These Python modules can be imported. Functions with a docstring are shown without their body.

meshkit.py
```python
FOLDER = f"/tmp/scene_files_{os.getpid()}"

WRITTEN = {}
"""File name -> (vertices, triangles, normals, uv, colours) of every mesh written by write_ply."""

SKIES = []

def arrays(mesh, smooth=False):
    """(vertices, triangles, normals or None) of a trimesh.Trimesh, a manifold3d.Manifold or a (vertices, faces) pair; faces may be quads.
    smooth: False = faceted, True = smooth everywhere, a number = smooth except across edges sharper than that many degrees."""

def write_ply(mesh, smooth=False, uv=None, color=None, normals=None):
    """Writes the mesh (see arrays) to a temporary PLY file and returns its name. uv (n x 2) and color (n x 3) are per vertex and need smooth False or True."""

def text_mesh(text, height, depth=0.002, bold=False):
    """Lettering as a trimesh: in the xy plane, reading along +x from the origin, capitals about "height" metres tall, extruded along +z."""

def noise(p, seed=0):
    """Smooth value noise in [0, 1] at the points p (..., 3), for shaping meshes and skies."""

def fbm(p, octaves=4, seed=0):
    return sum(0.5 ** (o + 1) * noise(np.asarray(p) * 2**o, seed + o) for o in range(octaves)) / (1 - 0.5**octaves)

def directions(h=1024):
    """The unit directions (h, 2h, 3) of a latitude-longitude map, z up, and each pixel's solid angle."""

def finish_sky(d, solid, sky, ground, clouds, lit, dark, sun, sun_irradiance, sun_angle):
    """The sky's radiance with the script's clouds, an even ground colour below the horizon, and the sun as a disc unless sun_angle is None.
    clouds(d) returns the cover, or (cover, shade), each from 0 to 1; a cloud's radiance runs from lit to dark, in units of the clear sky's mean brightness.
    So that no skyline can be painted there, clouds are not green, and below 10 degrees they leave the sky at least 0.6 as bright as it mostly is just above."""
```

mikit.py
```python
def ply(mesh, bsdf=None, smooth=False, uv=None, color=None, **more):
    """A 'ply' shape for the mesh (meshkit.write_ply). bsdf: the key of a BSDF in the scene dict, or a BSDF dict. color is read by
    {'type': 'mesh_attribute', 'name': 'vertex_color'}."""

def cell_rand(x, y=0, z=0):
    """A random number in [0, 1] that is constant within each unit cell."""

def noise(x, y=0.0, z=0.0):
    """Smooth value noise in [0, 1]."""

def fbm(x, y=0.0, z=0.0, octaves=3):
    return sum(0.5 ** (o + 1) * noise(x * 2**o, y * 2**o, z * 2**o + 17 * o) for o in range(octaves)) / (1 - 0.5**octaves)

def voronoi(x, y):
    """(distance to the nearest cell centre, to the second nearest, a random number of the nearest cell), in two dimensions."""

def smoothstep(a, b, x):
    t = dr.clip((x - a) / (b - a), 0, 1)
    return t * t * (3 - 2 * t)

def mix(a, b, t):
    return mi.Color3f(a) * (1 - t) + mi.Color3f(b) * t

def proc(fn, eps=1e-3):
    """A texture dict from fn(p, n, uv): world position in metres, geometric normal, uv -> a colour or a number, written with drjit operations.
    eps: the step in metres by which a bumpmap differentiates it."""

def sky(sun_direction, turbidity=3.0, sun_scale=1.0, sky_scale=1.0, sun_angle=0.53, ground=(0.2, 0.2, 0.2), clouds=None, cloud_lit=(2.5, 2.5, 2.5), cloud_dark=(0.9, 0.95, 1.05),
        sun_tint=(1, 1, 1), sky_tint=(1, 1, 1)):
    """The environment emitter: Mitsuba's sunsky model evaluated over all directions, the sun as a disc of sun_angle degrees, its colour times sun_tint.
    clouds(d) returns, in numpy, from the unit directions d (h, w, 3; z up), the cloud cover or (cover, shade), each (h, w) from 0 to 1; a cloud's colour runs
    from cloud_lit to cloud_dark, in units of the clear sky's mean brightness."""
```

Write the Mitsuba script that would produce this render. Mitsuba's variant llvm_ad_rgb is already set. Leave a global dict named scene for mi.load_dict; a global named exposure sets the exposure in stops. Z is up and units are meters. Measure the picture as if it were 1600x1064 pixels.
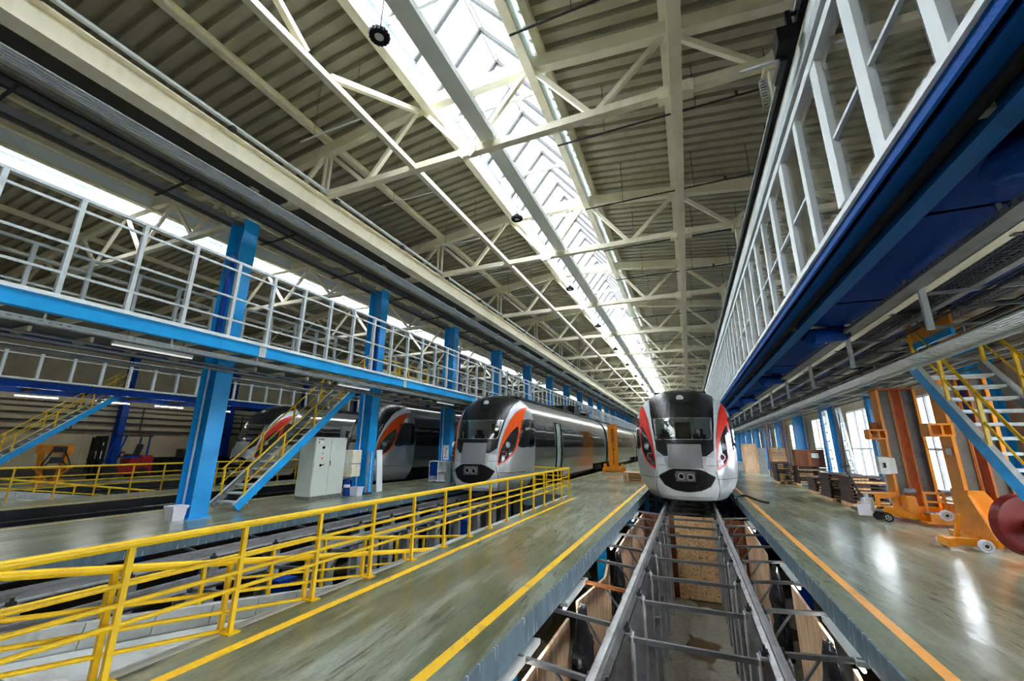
import math, random
import numpy as np, trimesh, drjit as dr, mitsuba as mi, mikit, meshkit
from shapely.geometry import Polygon, box as sbox
from mikit import noise, fbm, voronoi, cell_rand, smoothstep, mix, proc

random.seed(7)
rng = np.random.default_rng(7)
scene, labels = {}, {}
T = mi.ScalarTransform4f

# ---------------------------------------------------------------- camera, sky, exposure
EYE = np.array([0, 0, 1.75])
YAW, PITCH, ROLL, FPX = -0.40106, 0.2532, 0.00868, 635.9
_f = np.array([math.sin(YAW) * math.cos(PITCH), math.cos(YAW) * math.cos(PITCH), math.sin(PITCH)])
_r = np.cross(_f, [0, 0, 1.0]); _r /= np.linalg.norm(_r)
_u = np.cross(_r, _f)
_up = -_r * math.sin(ROLL) + _u * math.cos(ROLL)
scene['camera'] = {'type': 'perspective', 'fov': math.degrees(2 * math.atan(800 / FPX)), 'fov_axis': 'x', 'near_clip': 0.05, 'far_clip': 500.0,
                   'to_world': T().look_at(origin=EYE.tolist(), target=(EYE + _f).tolist(), up=_up.tolist())}
def overcast(d):
    n = meshkit.fbm(d * 2.5 + 3.1, 3)
    return np.ones(d.shape[:2]), np.clip((n - 0.45) * 1.5, 0, 1)
scene['sky'] = mikit.sky((0.4, 0.5, 0.75), turbidity=4.0, sun_scale=0.0, clouds=overcast, cloud_lit=(2.38, 2.53, 2.7), cloud_dark=(2.0, 2.15, 2.32), ground=(0.32, 0.32, 0.31))
exposure = 5.4

# ---------------------------------------------------------------- helpers
def uniq(name):
    if name not in scene and name not in labels: return name
    i = 1
    while f'{name}_{i:03d}' in scene or f'{name}_{i:03d}' in labels: i += 1
    return f'{name}_{i:03d}'
_count = {}
def key_for(name, parent=None):
    full = f'{parent}__{name}' if parent else name
    i = _count.get(full, -1) + 1
    while True:
        k = full if i == 0 else f'{full}_{i:03d}'
        if k not in scene and k not in labels: break
        i += 1
    _count[full] = i
    return k
def thing(name, label=None, cat=None, group=None, kind=None):
    k = key_for(name)
    d = {}
    if label: d['label'] = label
    if cat: d['category'] = cat
    if group: d['group'] = group
    if kind: d['kind'] = kind
    labels[k] = d
    return k
def struct(name): return thing(name, kind='structure')
def put(name, shape, parent=None, label=None, stuff=False):
    k = key_for(name, parent)
    scene[k] = shape
    if label or stuff: labels[k] = {**({'label': label} if label else {}), **({'kind': 'stuff'} if stuff else {})}
    return k
def ref(m): return {'type': 'ref', 'id': m}
_unit = {}
def unit(kind):
    if kind not in _unit:
        if kind == 'box': _unit[kind] = mikit.ply(trimesh.creation.box((1, 1, 1)))
        elif kind == 'bev':
            import manifold3d as m3
            b = 0.04; s = 0.5 - b
            pts = [(x, y, z) for x in (-.5, .5) for y in (-s, s) for z in (-s, s)] + [(x, y, z) for x in (-s, s) for y in (-.5, .5) for z in (-s, s)] + [(x, y, z) for x in (-s, s) for y in (-s, s) for z in (-.5, .5)]
            _unit[kind] = mikit.ply(trimesh.convex.convex_hull(np.array(pts)))
        elif kind == 'tube': _unit[kind] = mikit.ply(trimesh.creation.cylinder(1.0, 1.0, sections=12), smooth=50)
        elif kind == 'disc': _unit[kind] = mikit.ply(trimesh.creation.cylinder(1.0, 1.0, sections=32), smooth=50)
    return dict(_unit[kind])
def frame(p, q, up=(0, 0, 1)):
    p, q = np.asarray(p, float), np.asarray(q, float)
    d = q - p; L = np.linalg.norm(d); d = d / L
    up = np.asarray(up, float)
    if abs(d @ up) > 0.98: up = np.array([0, 1.0, 0])
    s = np.cross(d, up); s /= np.linalg.norm(s)
    u = np.cross(s, d)
    return (p + q) / 2, d, -s, u, L
def mat4(c, X, Y, Z):
    m = np.eye(4); m[:3, 0], m[:3, 1], m[:3, 2], m[:3, 3] = X, Y, Z, c
    return T(m.tolist())
BASE = [None]
def place(m):
    return BASE[0] @ m if BASE[0] is not None else m
def box(name, lo, hi, mat, parent=None, label=None, bev=False):
    lo, hi = np.minimum(lo, hi), np.maximum(lo, hi)
    c, s = (lo + hi) / 2, hi - lo
    return put(name, {**unit('bev' if bev else 'box'), 'to_world': place(mat4(c, [s[0], 0, 0], [0, s[1], 0], [0, 0, s[2]])), 'bsdf': ref(mat)}, parent, label)
def bar(name, p, q, w, h, mat, parent=None, label=None, up=(0, 0, 1)):
    c, d, s, u, L = frame(p, q, up)
    return put(name, {**unit('box'), 'to_world': place(mat4(c, d * L, s * w, u * h)), 'bsdf': ref(mat)}, parent, label)
def tube(name, p, q, r, mat, parent=None, label=None, kind='tube'):
    c, d, s, u, L = frame(p, q)
    return put(name, {**unit(kind), 'to_world': place(mat4(c, s * r, u * r, d * L)), 'bsdf': ref(mat)}, parent, label)
def mesh(name, m, mat, parent=None, label=None, smooth=False, stuff=False, to=None):
    d = mikit.ply(m, mat, smooth)
    t = to if to is not None else BASE[0]
    if t is not None: d['to_world'] = t
    return put(name, d, parent, label, stuff)
# joined meshes
def mbox(lo, hi):
    lo, hi = np.minimum(lo, hi), np.maximum(lo, hi)
    m = trimesh.creation.box(hi - lo); m.apply_translation((lo + hi) / 2); return m
def mbar(p, q, w, h, up=(0, 0, 1)):
    c, d, s, u, L = frame(p, q, up)
    m = trimesh.creation.box((1, 1, 1)); M = np.eye(4); M[:3, 0], M[:3, 1], M[:3, 2], M[:3, 3] = d * L, s * w, u * h, c
    m.apply_transform(M)
    return m
def mtube(p, q, r, n=10):
    c, d, s, u, L = frame(p, q)
    m = trimesh.creation.cylinder(1, 1, sections=n); M = np.eye(4); M[:3, 0], M[:3, 1], M[:3, 2], M[:3, 3] = s * r, u * r, d * L, c
    m.apply_transform(M); return m
def cat(ms): return trimesh.util.concatenate(ms)
def prism(poly, y0, y1):
    """outline in (x, z) pulled along y"""
    P = Polygon(poly)
    m = trimesh.creation.extrude_polygon(P, abs(y1 - y0), engine='earcut')
    M = np.array([[1, 0, 0, 0], [0, 0, -1, max(y0, y1)], [0, 1, 0, 0], [0, 0, 0, 1.0]])
    m.apply_transform(M); return m
def hose(pts, r, n=8):
    pts = np.asarray(pts, float)
    ms = []
    t = np.gradient(pts, axis=0); t /= np.linalg.norm(t, axis=1, keepdims=True)
    a = np.cross(t, np.where(np.abs(t[:, 2:]) < 0.9, [0, 0, 1.0], [1.0, 0, 0])); a /= np.linalg.norm(a, axis=1, keepdims=True)
    b = np.cross(t, a); ang = np.arange(n) * 2 * np.pi / n
    v = pts[:, None] + r * (np.cos(ang)[None, :, None] * a[:, None] + np.sin(ang)[None, :, None] * b[:, None])
    i, j = np.meshgrid(np.arange(len(pts) - 1), np.arange(n), indexing='ij')
    q = np.stack([i * n + j, i * n + (j + 1) % n, (i + 1) * n + (j + 1) % n, (i + 1) * n + j], -1).reshape(-1, 4)
    m = trimesh.Trimesh(v.reshape(-1, 3), np.vstack([q[:, [0, 2, 1]], q[:, [0, 3, 2]]]), process=False)
    return m
def nth(i):
    return ['first', 'second', 'third', 'fourth', 'fifth', 'sixth', 'seventh', 'eighth', 'ninth', 'tenth', 'eleventh', 'twelfth', 'thirteenth', 'fourteenth', 'fifteenth', 'sixteenth', 'seventeenth', 'eighteenth', 'nineteenth', 'twentieth'][i]

# ---------------------------------------------------------------- materials
def srgb(r, g, b):
    f = lambda c: (c / 255) / 12.92 if c / 255 <= 0.04045 else ((c / 255 + 0.055) / 1.055) ** 2.4
    return [f(r), f(g), f(b)]
def col(c): return {'type': 'rgb', 'value': list(c)}
def pr(name, c, rough=0.5, metal=0.0, spec=0.5, coat=0.0, tex=None, two=True):
    d = {'type': 'principled', 'base_color': tex if tex is not None else col(c), 'roughness': rough, 'metallic': metal, 'specular': spec}
    if coat: d['clearcoat'] = coat; d['clearcoat_gloss'] = 0.95
    scene[name] = {'type': 'twosided', 'bsdf': d} if two else d
    return name
def worn(c, c2, scale=3.0, amount=0.6):
    """paint with irregular patches of grime or scuffing"""
    a, b = mi.Color3f(c), mi.Color3f(c2)
    def fn(p, n, uv):
        k = fbm(p.x * scale, p.y * scale, p.z * scale, 4)
        g = noise(p.x * scale * 9, p.y * scale * 9, p.z * scale * 3)
        return mix(a, b, smoothstep(0.45, 0.75, k * 0.8 + g * 0.2) * amount)
    return proc(fn)
pr('m_cream', None, 0.45, tex=worn(srgb(240, 234, 210), srgb(218, 208, 176), 1.2))
pr('m_deck', None, 0.5, tex=worn(srgb(172, 168, 144), srgb(150, 144, 118), 0.9))
pr('m_white', srgb(234, 243, 247), 0.4)
pr('m_galv', None, 0.45, 0.25, tex=worn(srgb(210, 220, 223), srgb(184, 193, 197), 4.0))
pr('m_duct', srgb(232, 240, 235), 0.4)
pr('m_bars', srgb(82, 84, 84), 0.6, spec=0.2)
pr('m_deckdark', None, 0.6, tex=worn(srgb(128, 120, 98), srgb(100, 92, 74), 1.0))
pr('m_guide', None, 0.5, tex=worn(srgb(92, 90, 84), srgb(66, 64, 60), 5.0))
pr('m_flange', None, 0.45, 0.2, tex=worn(srgb(186, 190, 194), srgb(120, 122, 126), 6.0))
pr('m_blue', None, 0.35, tex=worn(srgb(14, 156, 230), srgb(4, 134, 206), 2.0), coat=0.3)
pr('m_beamblue', None, 0.35, tex=worn(srgb(14, 166, 240), srgb(6, 146, 218), 2.0), coat=0.3)
pr('m_navy', None, 0.4, tex=worn(srgb(8, 58, 146), srgb(6, 44, 118), 3.0), spec=0.2)
pr('m_sheetblue', srgb(2, 60, 140), 0.6, spec=0.15)
pr('m_yellow', None, 0.35, tex=worn(srgb(232, 190, 8), srgb(212, 164, 8), 5.0), coat=0.3)
pr('m_orange', None, 0.4, tex=worn(srgb(228, 142, 18), srgb(196, 112, 14), 4.0), coat=0.2)
pr('m_rust', None, 0.6, tex=worn(srgb(164, 92, 34), srgb(124, 68, 26), 6.0))
pr('m_dark', srgb(42, 44, 46), 0.5)
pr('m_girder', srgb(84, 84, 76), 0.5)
pr('m_black', srgb(16, 16, 18), 0.5, spec=0.2)
pr('m_rubber', srgb(26, 26, 26), 0.75)
pr('m_grey', None, 0.5, tex=worn(srgb(120, 124, 124), srgb(96, 98, 98), 5.0))
pr('m_plate', None, 0.45, 0.4, tex=worn(srgb(112, 114, 116), srgb(78, 78, 80), 6.0))
pr('m_steel', None, 0.38, 0.8, tex=worn(srgb(186, 188, 190), srgb(146, 142, 136), 6.0))
pr('m_post', None, 0.5, 0.3, tex=worn(srgb(158, 162, 166), srgb(112, 114, 118), 5.0))
pr('m_concrete', None, 0.75, tex=worn(srgb(180, 184, 182), srgb(150, 154, 152), 2.5))
pr('m_cab', srgb(206, 214, 206), 0.4)
pr('m_binwhite', srgb(222, 224, 236), 0.4)
pr('m_redbrown', None, 0.4, tex=worn(srgb(132, 34, 30), srgb(92, 26, 24), 5.0), coat=0.2)
pr('m_red', srgb(150, 26, 30), 0.35, coat=0.3)
pr('m_tarp', srgb(18, 20, 26), 0.3)
pr('m_wallbeige', None, 0.8, tex=worn(srgb(178, 166, 140), srgb(160, 146, 120), 0.7))
pr('m_walldark', srgb(70, 66, 58), 0.8)
def floor_fn(p, n, uv):
    a = fbm(p.x * 0.5, p.y * 0.5, 0.0, 4)
    s = fbm(p.x * 6.0 + 0.6 * p.y, p.y * 0.9, 3.0, 4)
    sp = noise(p.x * 60, p.y * 60, 1.0)
    c = mix(mi.Color3f(srgb(118, 124, 104)), mi.Color3f(srgb(98, 101, 72)), smoothstep(0.35, 0.65, a))
    c = mix(c, mi.Color3f(srgb(148, 155, 142)), smoothstep(0.48, 0.75, s) * 0.5)
    c = mix(c, mi.Color3f(srgb(72, 74, 54)), smoothstep(0.5, 0.75, fbm(p.x * 2.5 + 9, p.y * 0.5, 7.0, 4)) * 0.4)
    dash = smoothstep(0.62, 0.76, fbm(p.x * 30.0 + 2.0 * p.y, p.y * 3.4, 5.0, 3)) * smoothstep(0.4, 0.6, noise(p.x * 1.1, p.y * 0.5, 8.0))
    c = mix(c, mi.Color3f(srgb(46, 46, 38)), dash * 0.6)
    fine = fbm(p.x * 45 + 6 * p.y, p.y * 9.0, 6.0, 2)
    return c * (0.78 + 0.16 * sp + 0.3 * fine)
def floor_rough(p, n, uv):
    return 0.13 + 0.14 * fbm(p.x * 3 + 1.5 * p.y, p.y * 1.1, 2.0, 3)
def floor_bump(p, n, uv):
    return fbm(p.x * 14 + 4 * p.y, p.y * 5 - 3 * p.x, 4.0, 2)
scene['m_floor'] = {'type': 'bumpmap', 'arbitrary': proc(floor_bump, 0.01), 'scale': 0.0016, 'bsdf': {'type': 'principled', 'base_color': proc(floor_fn), 'roughness': proc(floor_rough), 'specular': 0.6}}
def pit_fn(p, n, uv):
    wet = smoothstep(0.40, 0.44, fbm(p.x * 0.9, p.y * 0.6, 2.0, 4) - 0.08 * noise(p.x * 3, p.y * 3))
    return mix(mi.Color3f(srgb(122, 118, 104)), mi.Color3f(srgb(62, 56, 44)), wet) * (0.85 + 0.3 * noise(p.x * 20, p.y * 20))
def pit_rough(p, n, uv):
    wet = smoothstep(0.40, 0.44, fbm(p.x * 0.9, p.y * 0.6, 2.0, 4) - 0.08 * noise(p.x * 3, p.y * 3))
    return 0.7 - 0.6 * wet
pr('m_pit', None, proc(pit_rough), tex=proc(pit_fn))
def edge_fn(p, n, uv):
    s = noise(p.x * 3 + p.y * 14, p.z * 2.0, 1.0)
    c = mix(mi.Color3f(srgb(98, 120, 130)), mi.Color3f(srgb(80, 98, 110)), s)
    return mix(c, mi.Color3f(srgb(176, 190, 194)), smoothstep(0.82, 0.9, noise(p.y * 40, p.z * 4.0, 3.0)) * 0.6)
pr('m_edge', None, 0.6, tex=proc(edge_fn))
def osb_fn(p, n, uv):
    u, v = p.x * 19 + 3 * noise(p.x * 4, p.z * 4), p.z * 19 + 3 * noise(p.x * 5 + 4, p.z * 5)
    a = voronoi(u * 1.0 + v * 0.5, v * 1.6 - u * 0.7)
    b = voronoi(u * 0.8 - v * 0.9 + 40, v * 0.7 + u * 0.9)
    t = 0.5 * a[2] + 0.5 * b[2]
    c = mix(mi.Color3f(srgb(204, 150, 98)), mi.Color3f(srgb(248, 216, 168)), t)
    return mix(c, mi.Color3f(srgb(112, 74, 44)), smoothstep(0.86, 0.95, b[2]) * 0.7)
pr('m_osb', None, 0.7, tex=proc(osb_fn))
def wood(c1, c2, name, rough=0.65):
    A, B = mi.Color3f(c1), mi.Color3f(c2)
    def fn(p, n, uv):
        g = fbm(p.x * 22 + p.y * 22, p.z * 2.2, 1.0, 3)
        k = fbm(p.x * 1.5, p.y * 1.5, p.z * 1.5, 3)
        return mix(A, B, smoothstep(0.3, 0.7, 0.6 * g + 0.4 * k))
    return pr(name, None, rough, tex=proc(fn))
wood(srgb(218, 186, 152), srgb(190, 150, 116), 'm_ply')
wood(srgb(150, 86, 52), srgb(116, 62, 38), 'm_plyred')
wood(srgb(64, 40, 30), srgb(40, 26, 20), 'm_plydark')
wood(srgb(214, 176, 128), srgb(180, 138, 92), 'm_plank')
# trains
pr('m_silver', None, 0.24, 0.4, tex=worn(srgb(188, 194, 198), srgb(172, 178, 182), 0.8, 0.4), coat=0.6)
pr('m_front', srgb(206, 214, 218), 0.3, coat=0.5)
pr('m_panelgrey', srgb(140, 142, 144), 0.35, 0.1, coat=0.2)
pr('m_glassblack', (0.012, 0.013, 0.014), 0.06, spec=0.7, coat=0.6)
pr('m_roofblack', (0.010, 0.0105, 0.011), 0.28, spec=0.35, coat=0.25)
pr('m_body', None, 0.15, 0.8, tex=worn(srgb(168, 172, 172), srgb(150, 154, 154), 0.8, 0.4), coat=0.4)
pr('m_trainorange', srgb(236, 86, 24), 0.3, coat=0.6)
pr('m_trainred', srgb(222, 48, 30), 0.3, coat=0.6)
pr('m_lens', srgb(214, 222, 230), 0.15, 0.3, coat=0.8)
pr('m_redlens', srgb(120, 10, 12), 0.12, coat=0.8)
pr('m_chrome', srgb(196, 198, 202), 0.2, 0.95)
pr('m_seat', srgb(34, 36, 42), 0.8)
scene['m_pane_dirty'] = {'type': 'thindielectric', 'int_ior': 1.5, 'specular_transmittance': {'type': 'rgb', 'value': [.72, .73, .72]}}
scene['m_pane'] = {'type': 'thindielectric', 'int_ior': 1.5}
pr('m_cabwall', srgb(170, 186, 186), 0.5)
# ---------------------------------------------------------------- layout
PITCHY = 5.8
YT = [7.05 + PITCHY * k for k in range(-2, 16)]      # truss lines
YC = [6.8 + PITCHY * k for k in range(-2, 16)]       # column lines
Y0, Y1 = -6.0, 96.0
RAIL = -0.19
TX = [-0.17, -7.83, -15.0, -22.3]                    # track centres
PIT = -2.72
XR, XL = 6.6, -29.0

# ---------------------------------------------------------------- floors, pits
def slab(name, x0, x1, y0=Y0, y1=Y1, z=0.0, t=0.25):
    k = struct(name)
    box('slab', (x0, y0, z - t), (x1, y1, z - 0.001), 'm_floor', k)
    return k
def edge(par, x, side, y0=Y0, y1=Y1):
    box('edge_strip', (x, y0, -0.26), (x + 0.025 * side, y1, 0.0), 'm_edge', par)
def line(par, x, y0=Y0, y1=Y1, w=0.11, m='m_line'):
    box('painted_line', (x - w / 2, y0, -0.001), (x + w / 2, y1, 0.0018), m, par)
def line_fn(c1, c2):
    A, B = mi.Color3f(c1), mi.Color3f(c2)
    return proc(lambda p, n, uv: mix(A, B, smoothstep(0.6, 0.8, fbm(p.x * 9 + p.y * 3, p.y * 6, 2.0, 4)) * 0.6))
pr('m_line', None, 0.3, tex=line_fn(srgb(240, 190, 34), srgb(196, 164, 70)), coat=0.3)
pr('m_lineorange', None, 0.3, tex=line_fn(srgb(240, 170, 84), srgb(206, 150, 84)), coat=0.3)
pr('m_linepale', None, 0.4, tex=line_fn(srgb(206, 182, 96), srgb(150, 140, 96)))

fr = slab('floor', 1.42, XR)
edge(fr, 1.42, -1)
line(fr, 1.74, m='m_lineorange')
fb = slab('floor', -4.22, -1.78)
box('slab', (-5.5, Y0, -0.25), (-4.22, 1.85, -0.001), 'm_floor', fb)
box('slab', (-6.1, 15.7, -0.25), (-4.22, Y1, -0.001), 'm_floor', fb)
edge(fb, -1.78, 1)
box('kerb_strip', (-4.36, 1.85, -0.25), (-4.22, 15.7, 0.0), 'm_concrete', fb)
box('edge_strip', (-6.1, 15.67, -0.45), (-4.22, 15.7, 0.0), 'm_edge', fb)
line(fb, -2.08); line(fb, -3.88, Y0, 14.9); line(fb, -6.0, 16.0, Y1, m='m_linepale', w=0.09)
fc = slab('floor', -13.35, -9.42)
edge(fc, -9.42, 1); edge(fc, -13.35, -1)
line(fc, -13.1, m='m_linepale', w=0.09); line(fc, -9.65, m='m_linepale', w=0.06)
fd = slab('floor', -18.75, -16.6)
box('edge_strip', (-16.6, Y0, -0.26), (-16.575, Y1, 0.0), 'm_dark', fd)
box('slab', (-20.7, Y0, -0.25), (-18.75, 6.5, -0.001), 'm_floor', fd)
line(fd, -16.9, m='m_linepale', w=0.09)
fe = slab('floor', XL, -23.9)
box('edge_strip', (-23.9, Y0, -0.26), (-23.875, Y1, 0.0), 'm_dark', fe); line(fe, -24.2, m='m_linepale', w=0.09)
fp = struct('floor')
box('pit_slab', (XL, Y0, PIT - 0.2), (XR, Y1, PIT), 'm_pit', fp)

# ramps going down beside the tracks
def ramp(x0, x1, y_top, y_end, label):
    k = thing('ramp', label, 'ramp')
    g = 0.172
    z = lambda y: -(y - y_top) * g
    m = prism([(y_top, 0), (y_end, z(y_end)), (y_end, z(y_end) - 0.2), (y_top, -0.25)], 0, abs(x1 - x0))
    # prism lies in (x, z); turn it so that its outline runs along y
    R = np.array([[0, -1, 0, max(x0, x1)], [1, 0, 0, 0], [0, 0, 1, 0], [0, 0, 0, 1.0]])
    m.apply_transform(R)
    m.apply_translation([0, 0, 0])
    mesh('floor_slab', m, 'm_concrete', k)
    # kerb wall at the far side, clad in panels square to the slope
    d = np.array([0, 1, -g]); d /= np.linalg.norm(d); nrm = np.array([0, g, 1.0]); nrm /= np.linalg.norm(nrm)
    y = y_top - 1.2; i = 0
    L = (y_end - y_top + 1.2) / d[1]
    a = np.array([x0 - 0.05, y, z(y)])
    bar('kerb_core', a + nrm * 0.09, a + d * L + nrm * 0.09, 0.09, 0.26, 'm_concrete', k)
    s = 0.0
    while s < min(L, 9):
        p = a + d * (s + 0.006) + nrm * 0.115 + np.array([0.055, 0, 0]); q = a + d * (s + 0.594) + nrm * 0.115 + np.array([0.055, 0, 0])
        bar('kerb_panel', p, q, 0.02, 0.2, 'm_concrete', k); s += 0.6
    return k
ramp(-5.35, -4.36, 1.85, 15.6, 'grey concrete ramp going down between yellow railings beside the pit in the foreground')
ramp(-19.75, -18.8, 6.5, 18.0, 'grey concrete ramp behind the far yellow railing at the left edge')

# ---------------------------------------------------------------- tracks: rails on steel posts over the pits
RAILPROF = [(-0.065, -0.18), (0.065, -0.18), (0.065, -0.165), (0.012, -0.145), (0.01, -0.05), (0.037, -0.04), (0.037, -0.004), (0.03, 0), (-0.03, 0), (-0.037, -0.004), (-0.037, -0.04), (-0.01, -0.05), (-0.012, -0.145), (-0.065, -0.165)]
post_mesh = cat([mbox((-0.15, -0.006, PIT), (0.15, 0.006, -0.40)),
                 mbox((-0.13, -0.09, -0.40), (0.13, 0.09, -0.375)), mbox((-0.11, -0.07, -1.5), (0.11, 0.07, -1.488))])
clip_mesh = cat([mbox((-.12, -.045, -.378), (.12, .045, -.372)), mbox((0.05, -0.045, -0.375), (0.12, 0.045, -0.33)), mbox((0.075, -0.02, -0.33), (0.1, 0.02, -0.28)), mbox((-0.12, -0.045, -0.375), (-0.05, 0.045, -0.33)), mbox((-0.1, -0.02, -0.33), (-0.075, 0.02, -0.28))])
flange_l, flange_r = mikit.ply(mbox((-0.155, -0.09, PIT), (-0.135, 0.09, -0.40)), 'm_flange'), mikit.ply(mbox((0.135, -0.09, PIT), (0.155, 0.09, -0.40)), 'm_flange')
post_ply, clip_ply = mikit.ply(post_mesh, 'm_post'), mikit.ply(clip_mesh, 'm_dark')
tnames = ['steel rails on posts with cross bars over the open pit before the red-flashed train', 'dark rails on steel posts running along the pit behind the near yellow railing', 'dark rails of the track left of the middle blue columns', 'dark rails of the track along the far left wall']
for ti, X in enumerate(TX):
    k = thing('track', tnames[ti], 'railway track')
    ys = 1.77 + 1.3 * np.arange(0, 38 if ti < 2 else 16)
    for sx in (-1, 1):
        m = prism(RAILPROF, Y0, Y1); m.apply_translation([X + sx * 0.795, 0, RAIL])
        mesh('rail', m, 'm_steel' if ti < 2 else 'm_dark', k, smooth=30)
        bar('base_beam', (X + sx * 0.795, Y0, RAIL - 0.195), (X + sx * 0.795, Y1, RAIL - 0.195), 0.15, 0.02, 'm_dark' if ti < 2 else 'm_dark', k)
        if ti < 2:
            for y in ys:
                tr = T().translate([X + sx * 0.795, y, 0])
                pk = put('post', {**post_ply, 'to_world': tr}, k)
                if y < 24: put('flange', {**flange_l, 'to_world': tr}, pk); put('flange', {**flange_r, 'to_world': tr}, pk)
                if y < 22: put('rail_clip', {**clip_ply, 'to_world': tr}, k)
        else:
            mesh('kerb_wall', mbox((X + sx * 1.0 - .2, Y0, PIT), (X + sx * 1.0 + .2, Y1, -0.42)), 'm_walldark', k)
    if ti < 2:
        for y in ys:
            if y > 36: break
            if ti == 0:
                mesh('cross_bar', cat([mbar((X - 0.69, y - .03, -0.45), (X + 0.69, y - .03, -0.45), 0.008, 0.05), mbar((X - 0.69, y - .01, -0.427), (X + 0.69, y - .01, -0.427), 0.045, 0.008)]), 'm_plate', k)
            for sx, xe in ((-1, -1.79), (1, 1.43)) if ti == 0 else ((-1, -9.42), (1, -6.1)):
                if y < 15:
                    bar('outer_strut', (X + sx * 0.9, y, -0.34), (xe, y, -0.28), 0.045, 0.045, 'm_rust' if (sx < 0 and ti == 0 and 6 < y < 7) else 'm_plate', k)
                    bar('brace', (X + sx * 0.9, y, -0.75), (X + sx * 1.2, y, -0.33), 0.04, 0.02, 'm_plate', k)

# slab supports under the platforms
for X, m in ((-2.2, 'm_blue'), (1.9, 'm_navy'), (-6.0, 'm_navy'), (-9.9, 'm_navy')):
    for j, y in enumerate([5.1 + 5.8 * i for i in range(9)]):
        k = thing('platform_support', 'blue steel post under the platform edge, %s from the front %s' % (nth(j), {-2.2: 'left of the near pit', 1.9: 'right of the near pit', -6.0: 'right of the second pit', -9.9: 'left of the second pit'}[X]), 'steel post', 'posts under the platforms')
        bar('shaft', (X, y, PIT), (X, y, -0.26), 0.2, 0.2, m, k); box('foot', (X - .16, y - .16, PIT), (X + .16, y + .16, PIT + .03), m, k); box('head', (X - .15, y - .15, -.29), (X + .15, y + .15, -.26), m, k)

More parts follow.
